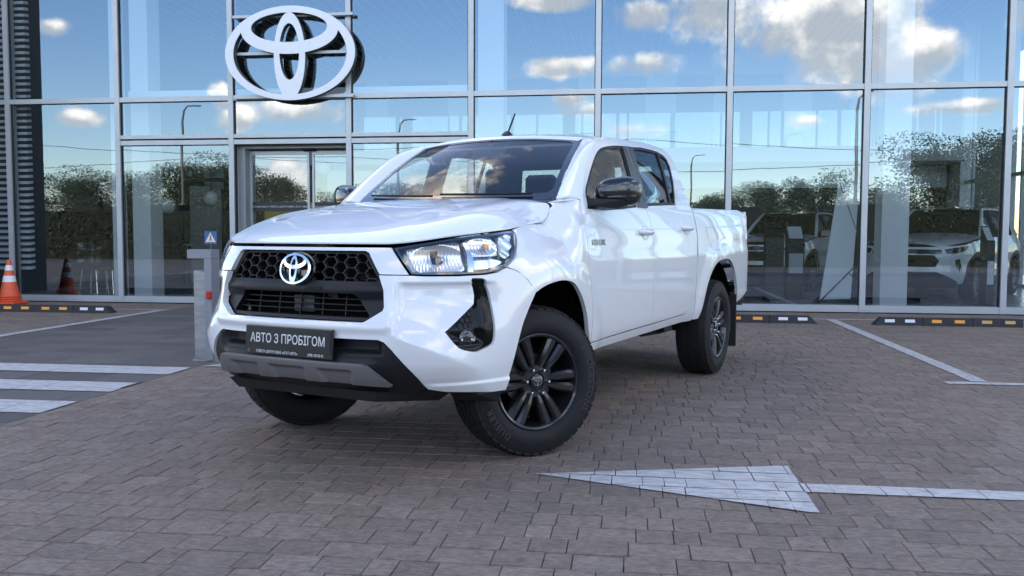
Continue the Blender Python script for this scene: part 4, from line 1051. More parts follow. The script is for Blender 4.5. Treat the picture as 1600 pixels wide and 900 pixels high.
# --- mirrors
for sg in (1, -1):
    mr = put('door_mirror', None, None, truck)
    bm = MB(); n, k = 28, 18; c = Vector((-.655, .975, 1.385)); vs = []; fs = []
    for j in range(k+1):
        ph = -math.pi/2+math.pi*j/k
        for i in range(n):
            th = 2*math.pi*i/n; sp = lambda v, e: math.copysign(abs(v)**e, v)
            x = sp(math.cos(ph), .75)*sp(math.cos(th), .8); y = sp(math.cos(ph), .75)*sp(math.sin(th), .62); z = sp(math.sin(ph), .72)
            X = x*(.088 if x > 0 else .055); Y = y*.122; Z = z*.083*(1.0+.10*y)
            if x > 0: X *= 1-.22*y
            vs.append((c.x+X-.05*y*.6, sg*(c.y+Y), c.z+Z+.004*y))
    for j in range(k):
        for i in range(n): fs.append((j*n+i, j*n+(i+1) % n, (j+1)*n+(i+1) % n, (j+1)*n+i))
    bm.add(vs, fs); bm.build('mirror_shell', mat('mirror_black', (.010, .010, .012), .22, coat=.8), mr, 60)
    MB().hull([(-.50, sg*.845, 1.30), (-.62, sg*.85, 1.30), (-.50, sg*.835, 1.345), (-.64, sg*.845, 1.335), (-.57, sg*1.0, 1.285), (-.68, sg*1.0, 1.29), (-.57, sg*1.02, 1.335), (-.68, sg*1.0, 1.34), (-.60, sg*1.06, 1.315)]).build('mirror_arm', M_BLK, mr)
    strip = MB(); pts = [Vector((-.566-.03*t-.045*t*t, sg*(.94+.14*t), 1.352+.006*t)) for t in [i/8 for i in range(9)]]
    strip.tube(pts, [.009]*9, 8); strip.build('indicator', mat('smoked_lens', (.06, .06, .065), .08, coat=1), mr, 60)
    MB().add([(-.712, sg*.875, 1.32), (-.722, sg*1.075, 1.325), (-.722, sg*1.075, 1.445), (-.712, sg*.875, 1.445)], [(0, 1, 2, 3)]).build('mirror_glass', M_CHR, mr)
# --- inner shells, arches, chassis
MB().b2((-2.44, -.79, .50), (-.42, .79, .56)).build('cabin_floor', M_TRIM, truck)
MB().b2((-.47, -.78, .5), (-.42, .78, 1.22)).build('firewall', M_DEEP, truck)
for cx, z0 in ((.02, .38), (-3.085, .40)):
    for sg in (1, -1):
        a = [math.pi*k/18 for k in range(1, 18)]; ln = MB(); rr = .565 if cx > -1 else .575
        for k0, k1 in zip(a, a[1:]):
            p = lambda q, y: (cx+rr*math.cos(q)*((.76 if q < 1.57 else .93) if cx > -1 else 1.03), sg*y, z0+rr*.94*math.sin(q))
            yo = .87
            ln.add([p(k0, yo-.02), p(k1, yo-.02), p(k1, .42), p(k0, .42)], [(0, 1, 2, 3)])
        ln.add([(cx+rr*math.cos(q), sg*.42, z0+rr*.94*math.sin(q)) for q in a], [tuple(range(len(a)))])
        ln.build('wheel_arch_liner', M_DEEP, truck, 60)
ch = MB()
for sg in (1, -1): ch.b2((-4.15, sg*.42, .46), (.7, sg*.52, .60))
ch.b2((-2.3, -.4, .36), (-1.0, .38, .5)).b2((-3.3, -.42, .5), (-3.2, .42, .6))
ch.tube([(-3.085, -.7, .388), (-3.085, .7, .388)], .05, 10).lathe([(0, -.16), (.12, -.1), (.15, 0), (.12, .1), (0, .16)], 16, 'x', (-3.085, .0, .388))
ch.tube([(.02, -.66, .36), (.02, .66, .36)], .04, 8).tube([(-2.2, .55, .42), (-2.65, .55, .40)], .045, 8).b2((-2.36, .62, .42), (-2.18, .74, .50))
MB().b2((-4.12, -.72, .56), (.45, .72, .585)).build('underbody', M_DEEP, truck)  # flat plate added to deepen the contact shadow under the truck
ch.build('chassis', M_UND, truck)
for sg in (1, -1):
    MB().box((-3.635, sg*.78, .40), (.016, .25, .46), ch=.004).build('mud_flap', mat('flap_rubber', (.012, .012, .013), .7), truck)
# --- cabin: dashboard, wheel, seats
db = put('dashboard', None, None, truck)
prof = [(-.42, 1.27), (-.52, 1.285), (-.72, 1.285), (-.86, 1.235), (-.90, 1.15), (-.84, .85), (-.46, .8)]
MB().prism(prof, -.74, .74, lambda a, b, d: (a, d, b)).build('dash_body', M_TRIM, db)
MB().hull([(-.72, .2, 1.26), (-.88, .2, 1.25), (-.72, .55, 1.26), (-.88, .55, 1.25), (-.78, .25, 1.305), (-.86, .25, 1.30), (-.78, .5, 1.305), (-.86, .5, 1.30)]).build('instrument_hood', M_TRIM, db)
swc = Vector((-1.02, .37, 1.15)); sn = Vector((-.88, 0, .42)).normalized(); qa = Vector((0, 1, 0)); qb = sn.cross(qa)
st = put('steering_wheel', None, None, truck)
MB().tube([swc+(qa*math.cos(t)+qb*math.sin(t))*.19 for t in [2*math.pi*k/32 for k in range(33)]], .016, 10).build('wheel_rim', M_TRIM, st, 60)
MB().hull([swc+qa*a+qb*b+sn*c for a in (-.07, .07) for b in (-.06, .06) for c in (-.02, .02)]).tube([swc-qa*.18, swc+qa*.18], .018, 8).build('wheel_hub', M_TRIM, st)
def seat(x, y, wd, front=True):
    s_ = put('seat', None, None, truck); k = wd/2
    MB().hull([(x+.25, y-k, .92), (x+.25, y+k, .92), (x-.25, y-k, .86), (x-.25, y+k, .86), (x+.25, y-k, .74), (x+.25, y+k, .74), (x-.25, y-k, .72), (x-.25, y+k, .72)]).build('cushion', M_SEAT, s_)
    MB().hull([(x-.22+a, y+b*k, z) for a, b, z in [(0, -1, .85), (0, 1, .85), (-.14, -1, .85), (-.14, 1, .85), (-.06, -1.04, 1.15), (-.06, 1.04, 1.15), (-.2, -1, 1.1), (-.2, 1, 1.1), (-.15, -.8, 1.42), (-.15, .8, 1.42), (-.24, -.75, 1.40), (-.24, .75, 1.40)]]).build('backrest', M_SEAT, s_)
    for yy in ([y] if front else [y-.42, y+.42]):
        MB().box((x-.40, yy, 1.535), (.10, .27, .19), ch=.03).tube([(x-.40, yy-.06, 1.38), (x-.40, yy-.06, 1.46)], .008, 6).tube([(x-.40, yy+.06, 1.38), (x-.40, yy+.06, 1.46)], .008, 6).build('headrest', M_SEAT, s_)
seat(-1.32, .38, .50); seat(-1.32, -.38, .50); seat(-2.05, 0, 1.3, False)
MB().box((-.86, 0, 1.655), (.035, .24, .075), ch=.012).tube([(-.86, 0, 1.68), (-.90, 0, 1.74)], .012, 6).build('rear_view_mirror', M_TRIM, truck)
for sg in (1, -1):
    MB().tube([(-.98, sg*.56, 1.66), (-1.0, sg*.52, 1.62), (-1.18, sg*.54, 1.63), (-1.22, sg*.58, 1.68)], .012, 8).build('grab_handle', M_LINER, truck)
    MB().tube([(-1.40, sg*.72, 1.6), (-1.42, sg*.78, 1.30), (-1.43, sg*.80, .7)], .035, 6).build('pillar_lining', M_TRIM, truck)
# --- wheels
def make_wheel():
    w_ = put('wheel', None, None, truck)
    RT, RR = .388, .243
    prof = [(RR-.008, -.10), (RR+.012, -.122), (.30, -.137), (.345, -.130), (.372, -.112), (.381, -.09), (.382, 0), (.381, .09), (.372, .112), (.345, .130), (.318, .136), (.315, .1375), (.285, .137), (.27, .133), (RR+.012, .122), (RR-.008, .10)]
    ty = MB().lathe(prof, 72, 'y').build('tyre', M_RUB, w_, 30)
    tr = MB(); rows = [(-.098, .040, 44, 0, -.25), (-.052, .036, 48, .5, .3), (-.004, .036, 48, 0, -.3), (.044, .036, 48, .5, .3), (.096, .046, 44, .2, .25)]
    for yc, wd, n, ph, sk in rows:
        for i in range(n):
            a0 = 2*math.pi*(i+ph)/n; a1 = a0+2*math.pi/n*.76; vs = []
            for yy, dsk in ((yc-wd/2, -sk), (yc+wd/2, sk)):
                ro_ = .389 if abs(yy) < .1 else .376
                for a in (a0, a1):
                    q = a+dsk*wd*2
                    vs += [(.378*math.cos(q), yy, .378*math.sin(q)) if abs(yy) < .1 else (.366*math.cos(q), yy, .366*math.sin(q)), (ro_*math.cos(q), yy, ro_*math.sin(q))]
            tr.add(vs, [(1, 3, 7, 5), (0, 1, 5, 4), (2, 6, 7, 3), (0, 2, 3, 1), (4, 5, 7, 6)])
    tr.build('tread', M_RUB, ty)
    for txt, a0, rad, fl, sz in (('BRIDGESTONE', R(176), .318, 1, .050), ('DUELER', R(-42), .318, 1, .050)):
        lt = MB(); vs, fs = text_vf(txt, sz, .0011, 2, .0008, 1.15)
        def bend(v):
            ang = a0-v.x/rad; r = rad+v.y; return (r*math.sin(-ang+math.pi/2), .1375+v.z, r*math.cos(-ang+math.pi/2))
        vs2 = []
        for v in vs:
            ang = a0-(-v.x)/rad; r = rad+v.y; vs2.append((r*math.cos(ang), .1376-.00*r+v.z, r*math.sin(ang)))
        lt.add(vs2, fs); lt.build('sidewall_lettering', M_RUBL, ty)
    rm = put('rim', None, None, w_)
    MB().lathe([(RR+.006, .121), (RR, .124), (RR-.010, .118), (RR-.016, .10), (RR-.022, .06), (RR-.03, -.02), (RR-.012, -.09), (RR+.0, -.11)], 64, 'y').build('rim_barrel', M_RIM, rm, 40)
    MB().lathe([(0, .03), (.14, .03), (.14, .0), (0, .0)], 40, 'y').build('brake_disc', mat('brake_steel', (.18, .175, .17), .45, .8), rm)
    MB().lathe([(0, -.03), (RR-.03, -.03), (RR-.03, -.05), (0, -.05)], 40, 'y').build('rim_back', M_DEEP, rm)
    sp = MB()
    for i in range(6):
        for sd in (-1, 1):
            a = 2*math.pi*i/6
            er = Vector((math.cos(a), 0, math.sin(a))); et = Vector((-math.sin(a), 0, math.cos(a)))
            pr = [(.060, .016, .016, .094, .055), (.095, .021, .019, .103, .06), (.13, .027, .024, .109, .062), (.19, .033, .028, .113, .07), (.237, .037, .033, .113, .085)]
            rings = []
            for r, off_, hw_, yt, yb in pr:
                o = off_*sd
                rings.append([er*r+et*(o-hw_)+Vector((0, yb, 0)), er*r+et*(o-hw_*.92)+Vector((0, yt-.012, 0)), er*r+et*(o-hw_*.45*(1 if sd > 0 else .9))+Vector((0, yt, 0)), er*r+et*(o+hw_*.45)+Vector((0, yt, 0)), er*r+et*(o+hw_*.92)+Vector((0, yt-.012, 0)), er*r+et*(o+hw_)+Vector((0, yb, 0))])
            vs = [p for rg in rings for p in rg]; fs = []
            for j in range(len(rings)-1):
                for k in range(5): fs.append((j*6+k, j*6+k+1, (j+1)*6+k+1, (j+1)*6+k))
            sp.add(vs, fs)
    sp.build('spokes', M_RIM, rm, 25)
    MB().lathe([(0, .092), (.045, .092), (.05, .098), (.078, .096), (.088, .085), (.088, .05)], 40, 'y').build('hub', M_RIM, rm, 40)
    for i in range(6):
        a = 2*math.pi*i/6; c = (.0665*math.cos(a), 0, .0665*math.sin(a))
        MB().lathe([(0, .122), (.006, .121), (.009, .116), (.0095, .095)], 10, 'y', c).build('lug_nut', M_CHR, rm, 50)
    cp = MB().lathe([(0, .112), (.028, .111), (.036, .106), (.038, .09)], 32, 'y').build('centre_cap', M_GBLK, rm, 50)
    extrude_tris(V, T, lambda u, v, d: (u*.026, .112+d, v*.030), 0, .003).build('cap_emblem', M_CHR, cp)
    return w_
wh = make_wheel()
wh.location = (.03, .735, .388); wh.rotation_euler = (0, R(-4), R(-30))
for loc, rot in (((-3.085, .775, .388), (0, R(17), 0)), ((.02, -.755, .388), (0, R(9), R(150))), ((-3.085, -.775, .388), (0, R(23), R(180)))):
    c = clone(wh, truck); c.location = loc; c.rotation_euler = rot
# ------------------------------------------------------------------ showroom contents
def suv_base():
    root = thing('display_car', 'white display SUV with black roof facing the glass, nearest the right end', 'car', (0, 0, .03), 0, 'cars on display in the showroom')
    P2 = [(.90, 0), (.885, .3), (.84, .5), (.74, .68), (.56, .82), (.3, .89), (0, .915), (-.6, .905), (-1.5, .905), (-2.7, .915), (-3.2, .88), (-3.5, .78), (-3.62, .6), (-3.66, .3), (-3.67, 0)]
    S2 = [0]; pts = []
    for i in range(len(P2)-1):
        p0, p1, p2, p3 = (P2[i-1] if i else (P2[1][0], -P2[1][1])), P2[i], P2[i+1], (P2[i+2] if i+2 < len(P2) else (P2[-2][0], -P2[-2][1]))
        for k in range(12):
            t = k/12; pts.append(tuple(.5*((2*p1[a])+(p2[a]-p0[a])*t+(2*p0[a]-5*p1[a]+4*p2[a]-p3[a])*t*t+(3*p1[a]-p0[a]-3*p2[a]+p3[a])*t**3) for a in (0, 1)))
    pts.append(P2[-1])
    for a, b in zip(pts, pts[1:]): S2.append(S2[-1]+math.dist(a, b))
    import bisect
    def pl2(s):
        s = min(max(s, 0), S2[-1]-1e-6); i = bisect.bisect_right(S2, s)-1; t = (s-S2[i])/(S2[i+1]-S2[i]); a, b = pts[i], pts[i+1]
        return (a[0]+(b[0]-a[0])*t, a[1]+(b[1]-a[1])*t), (b[0]-a[0], b[1]-a[1])
    def sx2(x):
        for i in range(len(pts)-1):
            if pts[i][0] >= x >= pts[i+1][0]: return S2[i]+(S2[i+1]-S2[i])*(pts[i][0]-x)/max(1e-9, pts[i][0]-pts[i+1][0])
        return S2[-1]
    o2 = spline([.25, .35, .5, .66, .8, .95, 1.05, 1.15, 1.22], [-.09, -.035, -.005, -.02, .0, -.015, -.05, -.085, -.12])
    def Bq(s, z, d=0):
        p, t = pl2(s); L = math.hypot(*t); fr = 1-sstep(.5, 1.1, s)
        o = o2(z)-fr*.16*max(0, z-.75)*1.2-fr*.05*max(0, .5-z)+d
        return (p[0]+t[1]/L*o, p[1]-t[0]/L*o, z)
    X = sx2
    arch = lambda cx: [(X(cx+.42*math.cos(q)), .36+.42*math.sin(q)) for q in [R(a) for a in range(0, 181, 12)]]
    lo = [(0, .30), (.75, .30), (X(.42), .33)]+arch(0)+[(X(-.42), .30), (X(-2.27), .30)]+arch(-2.69)+[(X(-3.11), .33), (S2[-1], .36), (S2[-1], 1.16), (X(-3.5), 1.18), (X(-2.7), 1.15), (X(-1.0), 1.09), (X(-.55), 1.08), (X(.1), 1.03), (X(.45), .98), (.75, .95), (.4, .935), (0, .93)]
    hlp = [(.62, .90), (.80, .925), (1.0, .945), (1.12, .955), (1.02, .88), (.85, .835), (.66, .82)]
    grl = [(0, .80), (.46, .80), (.54, .70), (.48, .60), (0, .60)]
    def pnl(name, o, dd, m, holes=(), res=.07, th=.02):
        me = panel_mesh(name, o, lambda u, v, d=0: Bq(u, v, d+dd), holes, res, th, .002)
        return put(name, me, m, root), put(name, mirror_panel(me, name), m, root)
    pnl('body_shell', lo, 0, M_PAINTW)
    pnl('headlight', hlp, .006, mat('suv_lamp', (.05, .055, .06), .08, .6, coat=1)); pnl('upper_grille', [(0, .90), (.56, .89), (.60, .83), (.5, .815), (0, .82)], .006, M_GBLK)
    pnl('grille', grl, .006, M_BLK); pnl('lower_bumper', [(0, .52), (.5, .52), (.70, .44), (.86, .36), (.86, .29), (0, .29)], .007, M_BLK)
    pnl('fog_lamp', [(.80, .72), (.88, .74), (.93, .62), (.88, .52), (.82, .60)], .006, M_GBLK)
    for cx in (0, -2.69):
        ar = lambda r: [(X(cx+r*math.cos(q)), .36+r*math.sin(q)) for q in [R(a) for a in range(-6, 187, 12)]]
        pnl('arch_cladding', ar(.425)+ar(.50)[::-1], .008, M_BLK, (), .06, .03)
    pnl('sill_cladding', [(X(-.46), .30), (X(-2.23), .30), (X(-2.23), .42), (X(-.46), .40)], .008, M_BLK)
    pnl('door_gap', [(X(-.60), .42), (X(-.61), 1.08), (X(-.605), 1.08), (X(-.594), .42)], .004, M_DEEP, (), .1, 0)
    pnl('door_gap', [(X(-1.62), .42), (X(-1.64), 1.11), (X(-1.635), 1.11), (X(-1.614), .42)], .004, M_DEEP, (), .1, 0)
    hd = MB(); n = 14
    for i in range(n):
        for j in range(12):
            q = []
            for a, b in ((i, j), (i+1, j), (i+1, j+1), (i, j+1)):
                u = a/n; v = -1+b/6; xx = .80-1.42*u; yy = v*(.50+.33*min(1, u*2.2)**.7)
                q.append((xx-.10*(v*v)*(1-u)**2, yy, .955+.19*u**.75+.035*(1-v*v)-.03*abs(v)**3+.0))
            hd.add(q, [(0, 1, 2, 3)])
    hd.build('hood', M_PAINTW, root, 60)
    gh = MB().hull([(-.55, .70, 1.06), (-.55, -.70, 1.06), (-.50, 0, 1.08), (-.7, .83, 1.07), (-.7, -.83, 1.07), (-3.2, .80, 1.1), (-3.2, -.80, 1.1), (-3.5, .6, 1.1), (-3.5, -.6, 1.1), (-1.35, .58, 1.60), (-1.35, -.58, 1.60), (-2.9, .58, 1.60), (-2.9, -.58, 1.60), (-1.30, 0, 1.63), (-3.1, 0, 1.62)])
    gh.build('window_glass', mat('dark_glass', (.008, .009, .010), .04, spec=.7), root)
    MB().hull([(-1.22, .55, 1.60), (-1.22, -.55, 1.60), (-1.2, 0, 1.625), (-3.0, .57, 1.61), (-3.0, -.57, 1.61), (-3.25, 0, 1.60), (-1.6, .52, 1.665), (-1.6, -.52, 1.665), (-2.8, .5, 1.66), (-2.8, -.5, 1.66), (-2, 0, 1.69)]).build('roof', M_GBLK, root)
    for sg in (1, -1):
        MB().tube([(-.62, sg*.78, 1.07), (-1.0, sg*.69, 1.37), (-1.35, sg*.60, 1.60), (-2.2, sg*.60, 1.625), (-2.95, sg*.61, 1.60)], [.045, .035, .03, .025, .03], 8).build('roof_pillar', M_PAINTW, root, 60)
        MB().hull([(-2.75, sg*.82, 1.13), (-3.3, sg*.80, 1.14), (-2.95, sg*.64, 1.58), (-3.05, sg*.62, 1.58), (-3.4, sg*.72, 1.15)]).build('rear_pillar', M_PAINTW, root)
        MB().tube([(-1.62, sg*.845, 1.08), (-1.66, sg*.62, 1.60)], .03, 6).build('middle_pillar', M_GBLK, root)
        MB().tube([(-1.4, sg*.58, 1.70), (-2.7, sg*.58, 1.70)], .015, 6).build('roof_rail', M_GBLK, root)
        MB().hull([(-.72, sg*.86, 1.12), (-.72, sg*1.06, 1.12), (-.82, sg*.86, 1.12), (-.82, sg*1.06, 1.13), (-.74, sg*.88, 1.24), (-.74, sg*1.04, 1.24), (-.82, sg*.88, 1.24), (-.82, sg*1.04, 1.24)]).build('door_mirror', M_GBLK, root)
        for cx in (0, -2.69):
            wc = clone(wh, root); wc.location = (cx, sg*.79, .352); wc.scale = (.908,)*3; wc.rotation_euler = (0, .4, 0 if sg > 0 else math.pi)
            a = [math.pi*k/12 for k in range(13)]
            MB().add([(cx+.43*math.cos(q), sg*y, .36+.43*math.sin(q)) for q in a for y in (.86, .4)], [(2*k, 2*k+1, 2*k+3, 2*k+2) for k in range(12)]).build('arch_liner', M_DEEP, root)
    MB().b2((-3.5, -.75, .24), (.7, .75, .36)).build('underbody', M_UND, root)
    V_, T_ = emblem_tris(40)
    extrude_tris(V_, T_, lambda u, v, d: (.885+d, u*.07, .86+v*.07), -.02, .015).build('badge', M_CHR, root)
    return root
def gpx(x, y, z=.03):
    d = CF + CR*(x-800)/F_PX - CU*(y-450)/F_PX; return Vector((0, 0, CAM_H))+d*((z-CAM_H)/d.z)
def place_car(o, wx, wy, Y, rearx):       # front-left wheel at pixel x on depth Y, rear-left wheel at pixel rearx
    p = px_plane(wx, 440, Y); best = None
    for k in range(0, 360):
        th = -math.pi/2-R(50)+R(.3)*k; c, s_ = math.cos(th), math.sin(th)
        q = (p.x-2.69*c, p.y-2.69*s_, .38); e = abs(px_of(q)[0]-rearx)
        if q[1] > p.y and (best is None or e < best[0]): best = (e, th)
    th = best[1]; c, s_ = math.cos(th), math.sin(th)
    o.location = (p.x+s_*.80, p.y-c*.80, .03); o.rotation_euler = (0, 0, th)
suv = suv_base(); place_car(suv, 1516, 440, 16.0, 1577)
suv2 = clone(suv, label='white display SUV with black roof behind the two dark information pylons'); place_car(suv2, 1262, 430, 19.0, 1312)
suv3 = clone(suv, label='black display SUV in the dark bay beside the louvred stair core')
place_car(suv3, 175, 430, 17.6, 216); M_BLKP = mat('black_car_paint', (.01, .01, .012), .2, coat=1)
for ch_ in suv3.children:
    if ch_.type == 'MESH' and ch_.data.materials and ch_.data.materials[0] == M_PAINTW:
        ch_.material_slots[0].link = 'OBJECT'; ch_.material_slots[0].material = M_BLKP
M_SCRN = mat('info_sheet', (.62, .66, .70), .4); M_PYL = mat('pylon_black', (.02, .021, .023), .35)
def pylon(x0, x1, Y, h, label, z0, z1, z2, z3):
    a, b = px_plane(x0, 440, Y).x, px_plane(x1, 440, Y).x
    t = thing('info_pylon', label, 'display stand', ((a+b)/2, Y, .03), 0, 'information pylons by the display cars'); hw_ = (b-a)/2
    MB().hull([(-hw_, 0, 0), (hw_, 0, 0), (-hw_, .3, 0), (hw_, .3, 0), (-hw_, 0, h*.8), (hw_, 0, h*.8), (-hw_, .3, h), (hw_, .3, h)]).build('pylon_body', M_PYL, t)
    MB().hull([(-hw_-.05, -.05, 0), (hw_+.05, -.05, 0), (-hw_-.05, .4, 0), (hw_+.05, .4, 0), (-hw_, 0, .03), (hw_, 0, .03), (-hw_, .35, .03), (hw_, .35, .03)]).build('pylon_base', M_PYL, t)
    if z1: MB().b2((-hw_*.85, -.008, z0), (hw_*.85, -.002, z1)).build('printed_sheet', M_SCRN, t)
    if z3: MB().add([(-hw_*.85, .03, h*.82), (hw_*.85, .03, h*.82), (hw_*.85, .27, h*.985), (-hw_*.85, .27, h*.985)], [(0, 1, 2, 3)]).build('screen', M_SCRN, t)
pylon(1196, 1224, 15.6, 1.35, 'plain dark information pylon showing no sheet, left of the pair', 0, 0, 0, 0)
pylon(1230, 1256, 16.2, 1.30, 'dark information pylon with pale sheet and tilted screen', .45, .80, 0, 1)
pylon(1541, 1553, 14.9, 1.28, 'dark information pylon by the right-hand SUV wheel', .35, .72, 0, 1)
bn = thing('white_banner', 'tall white tapering display board leaning on black rods', 'banner', (0, 0, 0))
pa, pb, pc, pd = px_plane(1311, 284, 15.0), px_plane(1343, 290, 15.0), px_plane(1329, 467, 14.7), px_plane(1281, 468, 14.7)
MB().hull([pa, pb, pc, pd, pa+Vector((0, .03, 0)), pb+Vector((0, .03, 0)), pc+Vector((0, .03, 0)), pd+Vector((0, .03, 0))]).build('banner_board', mat('banner_white', (.7, .74, .75), .4), bn)
q0 = px_plane(1274, 478, 14.5)
MB().tube([px_plane(1338, 414, 14.6), q0], .012, 6).tube([px_plane(1312, 285, 14.9), px_plane(1340, 365, 14.6)], .008, 6).tube([px_plane(1326, 426, 14.6), px_plane(1337, 438, 14.6)], .008, 6).tube([px_plane(1338, 455, 14.6), px_plane(1326, 478, 14.6)], .008, 6).build('support_rods', M_GBLK, bn)
um = thing('umbrella_stand', 'low stand holding two folded black umbrellas behind the glass', 'umbrella stand', (px_plane(243, 440, 14.9).x, 14.9, .03))
MB().box((0, 0, .02), (.4, .22, .04), ch=.01).tube([(-.12, 0, .04), (-.12, 0, .55)], .012, 8).tube([(.12, 0, .04), (.12, 0, .55)], .012, 8).tube([(-.12, 0, .55), (.12, 0, .55)], .012, 8).build('stand_frame', M_BLK, um)
for sx0, ti in ((-.13, -.16), (.13, .03)): MB().tube([(sx0, 0, .08), (sx0+ti*.5, 0, .45), (sx0+ti*.8, 0, .62), (sx0+ti, 0, .70), (sx0+ti*1.15, 0, .93)], [.02, .04, .055, .02, .014], 10).build('umbrella', M_BLK, um, 50)
po = thing('yellow_poster', 'yellow poster board with red panel seen through the sliding door', 'poster', (px_plane(458, 330, 16.5).x, 16.5, .03))
pw = (px_plane(503, 330, 16.5).x-px_plane(413, 330, 16.5).x)/2
MB().b2((-pw, 0, .95), (pw, .03, 1.73)).build('poster_board', mat('poster_yellow', (.75, .50, .06), .5, var=.15, vscale=4), po)
MB().b2((-pw*.1, -.004, 1.42), (pw*.88, -.001, 1.66)).build('poster_panel', mat('poster_red', (.45, .04, .03), .5), po)
MB().lathe([(0, 0), (.22, 0), (.24, .004)], 24, 'y', (-.35, -.006, 1.2)).build('poster_roundel', mat('poster_brown', (.35, .16, .07), .5), po)
MB().b2((-pw*.8, 0, 0), (-pw*.74, .03, .95)).b2((pw*.74, 0, 0), (pw*.8, .03, .95)).build('poster_leg', M_ALU, po)
for k, (px, lab) in enumerate(((147, 'chrome legged stool behind the left glass, nearer the cone'), (172, 'chrome legged stool behind the left glass, nearer the entrance'))):
    c = thing('stool', lab, 'stool', (px_plane(px, 450, 15.3).x, 15.3, .03), 0, 'stools behind the left glass'); 
    for dx, dy in ((-.14, -.14), (.14, -.14), (-.14, .14), (.14, .14)): MB().tube([(dx*1.3, dy*1.3, 0), (dx, dy, .44)], .011, 8).build('leg', M_CHR, c)
    MB().box((0, 0, .46), (.36, .36, .05), ch=.015).build('seat', M_BLK, c)
ds = thing('reception_desk', 'long dark reception desk deep inside behind the sliding door', 'desk', (-5.5, 20.2, .03))
MB().b2((-1.6, 0, 0), (1.9, .6, 1.0)).build('desk_body', stm, ds); MB().b2((-1.7, -.08, 1.0), (2.0, .66, 1.06)).build('desk_top', M_WHITE, ds)
pt = thing('glazed_partition', 'dark framed glazed partition deep in the left bay', 'partition', (-11.3, 19.0, .03))
for a in (-.9, 1.1, 2.2): MB().b2((a, 0, 0), (a+.07, .1, 2.3)).build('partition_post', M_GASK, pt)
MB().b2((-.9, 0, 2.3), (2.27, .1, 2.38)).build('partition_head', M_GASK, pt)
MB().b2((1.35, .03, 0), (2.1, .06, 2.2)).build('partition_door', M_DARKW, pt)
for (a, b, Y), w_ in zip(((505, 264, 18.5), (262, 322, 18.0), (330, 310, 19.0)), ('seen in the right leaf of the sliding door', 'lowest of the three, in the left bay', 'beside the entrance frame')):
    c = px_plane(a, b, Y); t = thing('pendant_lamp', 'white globe pendant lamp hanging indoors, '+w_, 'lamp', tuple(c), 0, 'globe pendants in the showroom')
    MB().lathe([(.16*math.cos(R(k)), .16*math.sin(R(k))) for k in range(-90, 91, 15)], 20, 'z').build('globe', M_WHITE, t, 90)
    MB().tube([(0, 0, .15), (0, 0, 6.6-c.z)], .008, 6).build('flex', M_GASK, t)
for a0, a1, b0, b1, Y, lab in ((318, 352, 262, 300, 22.0, 'framed wall print left of the sliding door'), (520, 545, 258, 282, 21.5, 'dark framed picture seen through the sliding door'), (1010, 1060, 205, 222, 24.0, 'long dark wall screen above the pickup bed')):
    p0, p1 = px_plane(a0, b1, Y), px_plane(a1, b0, Y); t = thing('wall_picture', lab, 'picture', ((p0.x+p1.x)/2, Y, p0.z)); hw_ = (p1.x-p0.x)/2; hh_ = p1.z-p0.z
    MB().b2((-hw_, 0, 0), (hw_, .04, hh_)).build('picture_frame', M_GASK, t); MB().b2((-hw_*.86, -.006, hh_*.1), (hw_*.86, -.001, hh_*.9)).build('picture_sheet', mat('picture_grey', (.32, .34, .36), .5, var=.4, vscale=3), t)
# ------------------------------------------------------------------ forecourt furniture
cone = thing('traffic_cone', 'orange traffic cone with two white bands by the left glass wall', 'cone', (-9.98, 13.1, 0))
MO = mat('cone_orange', (.72, .10, .035), .5, var=.08, vscale=20); MWb = mat('cone_white', (.75, .75, .75), .4)
MB().box((0, 0, .02), (.40, .40, .04), ch=.015).build('cone_base', MO, cone)
for z in (.04, .075, .11): MB().lathe([(.165, z), (.18, z+.015), (.165, z+.033)], 28, 'z').build('cone_skirt', MO, cone, 50)
rr = lambda z: .15-.118*(z-.12)/.58
MB().lathe([(.16, .11), (rr(.16), .16), (rr(.705), .705), (.028, .72), (0, .72)], 32, 'z').build('cone_body', MO, cone, 40)
for z0, z1 in ((.36, .46), (.545, .63)): MB().lathe([(rr(z0)+.003, z0), (rr(z1)+.003, z1)], 32, 'z').build('reflective_band', MWb, cone, 40)
M_STOP = mat('stop_rubber', (.022, .022, .024), .7, var=.25, vscale=14, bump=.2, bscale=120)
M_ORG = mat('reflector_amber', (.85, .33, .02), .35); M_RWH = mat('reflector_white', (.72, .74, .76), .35); M_RWN = mat('reflector_worn', (.55, .36, .12), .5)
def wheel_stop(xs, y, flags, e0, e1, label):
    t = thing('wheel_stop', label, 'wheel stop', (xs, y, 0), 0, 'rubber wheel stops along the facade'); x = 0; L = .60
    for i in range(len(flags)//2):
        a, b = x+.004, x+L-.004; k0 = .09 if (i == 0 and e0) else 0; k1 = .09 if (i == len(flags)//2-1 and e1) else 0
        MB().hull([(a, -.08, 0), (b, -.08, 0), (a, .08, 0), (b, .08, 0), (a+k0, -.062, .10), (b-k1, -.062, .10), (a+k0, .05, .10), (b-k1, .05, .10)]).build('stop_segment', M_STOP, t)
        for j in (0, 1):
            f = flags[i*2+j]; cx = x+L*(.28+.46*j)+(.03 if k0 and j == 0 else 0)-(.03 if k1 and j else 0)
            if f: MB().hull([(cx-.06, -.0765, .042), (cx+.06, -.0765, .042), (cx-.06, -.0695, .08), (cx+.06, -.0695, .08), (cx-.06, -.0745, .041), (cx+.06, -.0745, .041), (cx-.06, -.0675, .079), (cx+.06, -.0675, .079)]).build('reflector', {1: M_ORG, 2: M_RWH, 3: M_RWN}[f], t)
        x += L
wheel_stop(-7.36-2.4, 11.82, [2, 2, 1, 1, 1, 1, 2, 2][0:8] if False else [2, 1, 1, 1, 1, 1, 2, 2], 1, 1, 'black rubber wheel stop with amber and white reflectors near the cone')
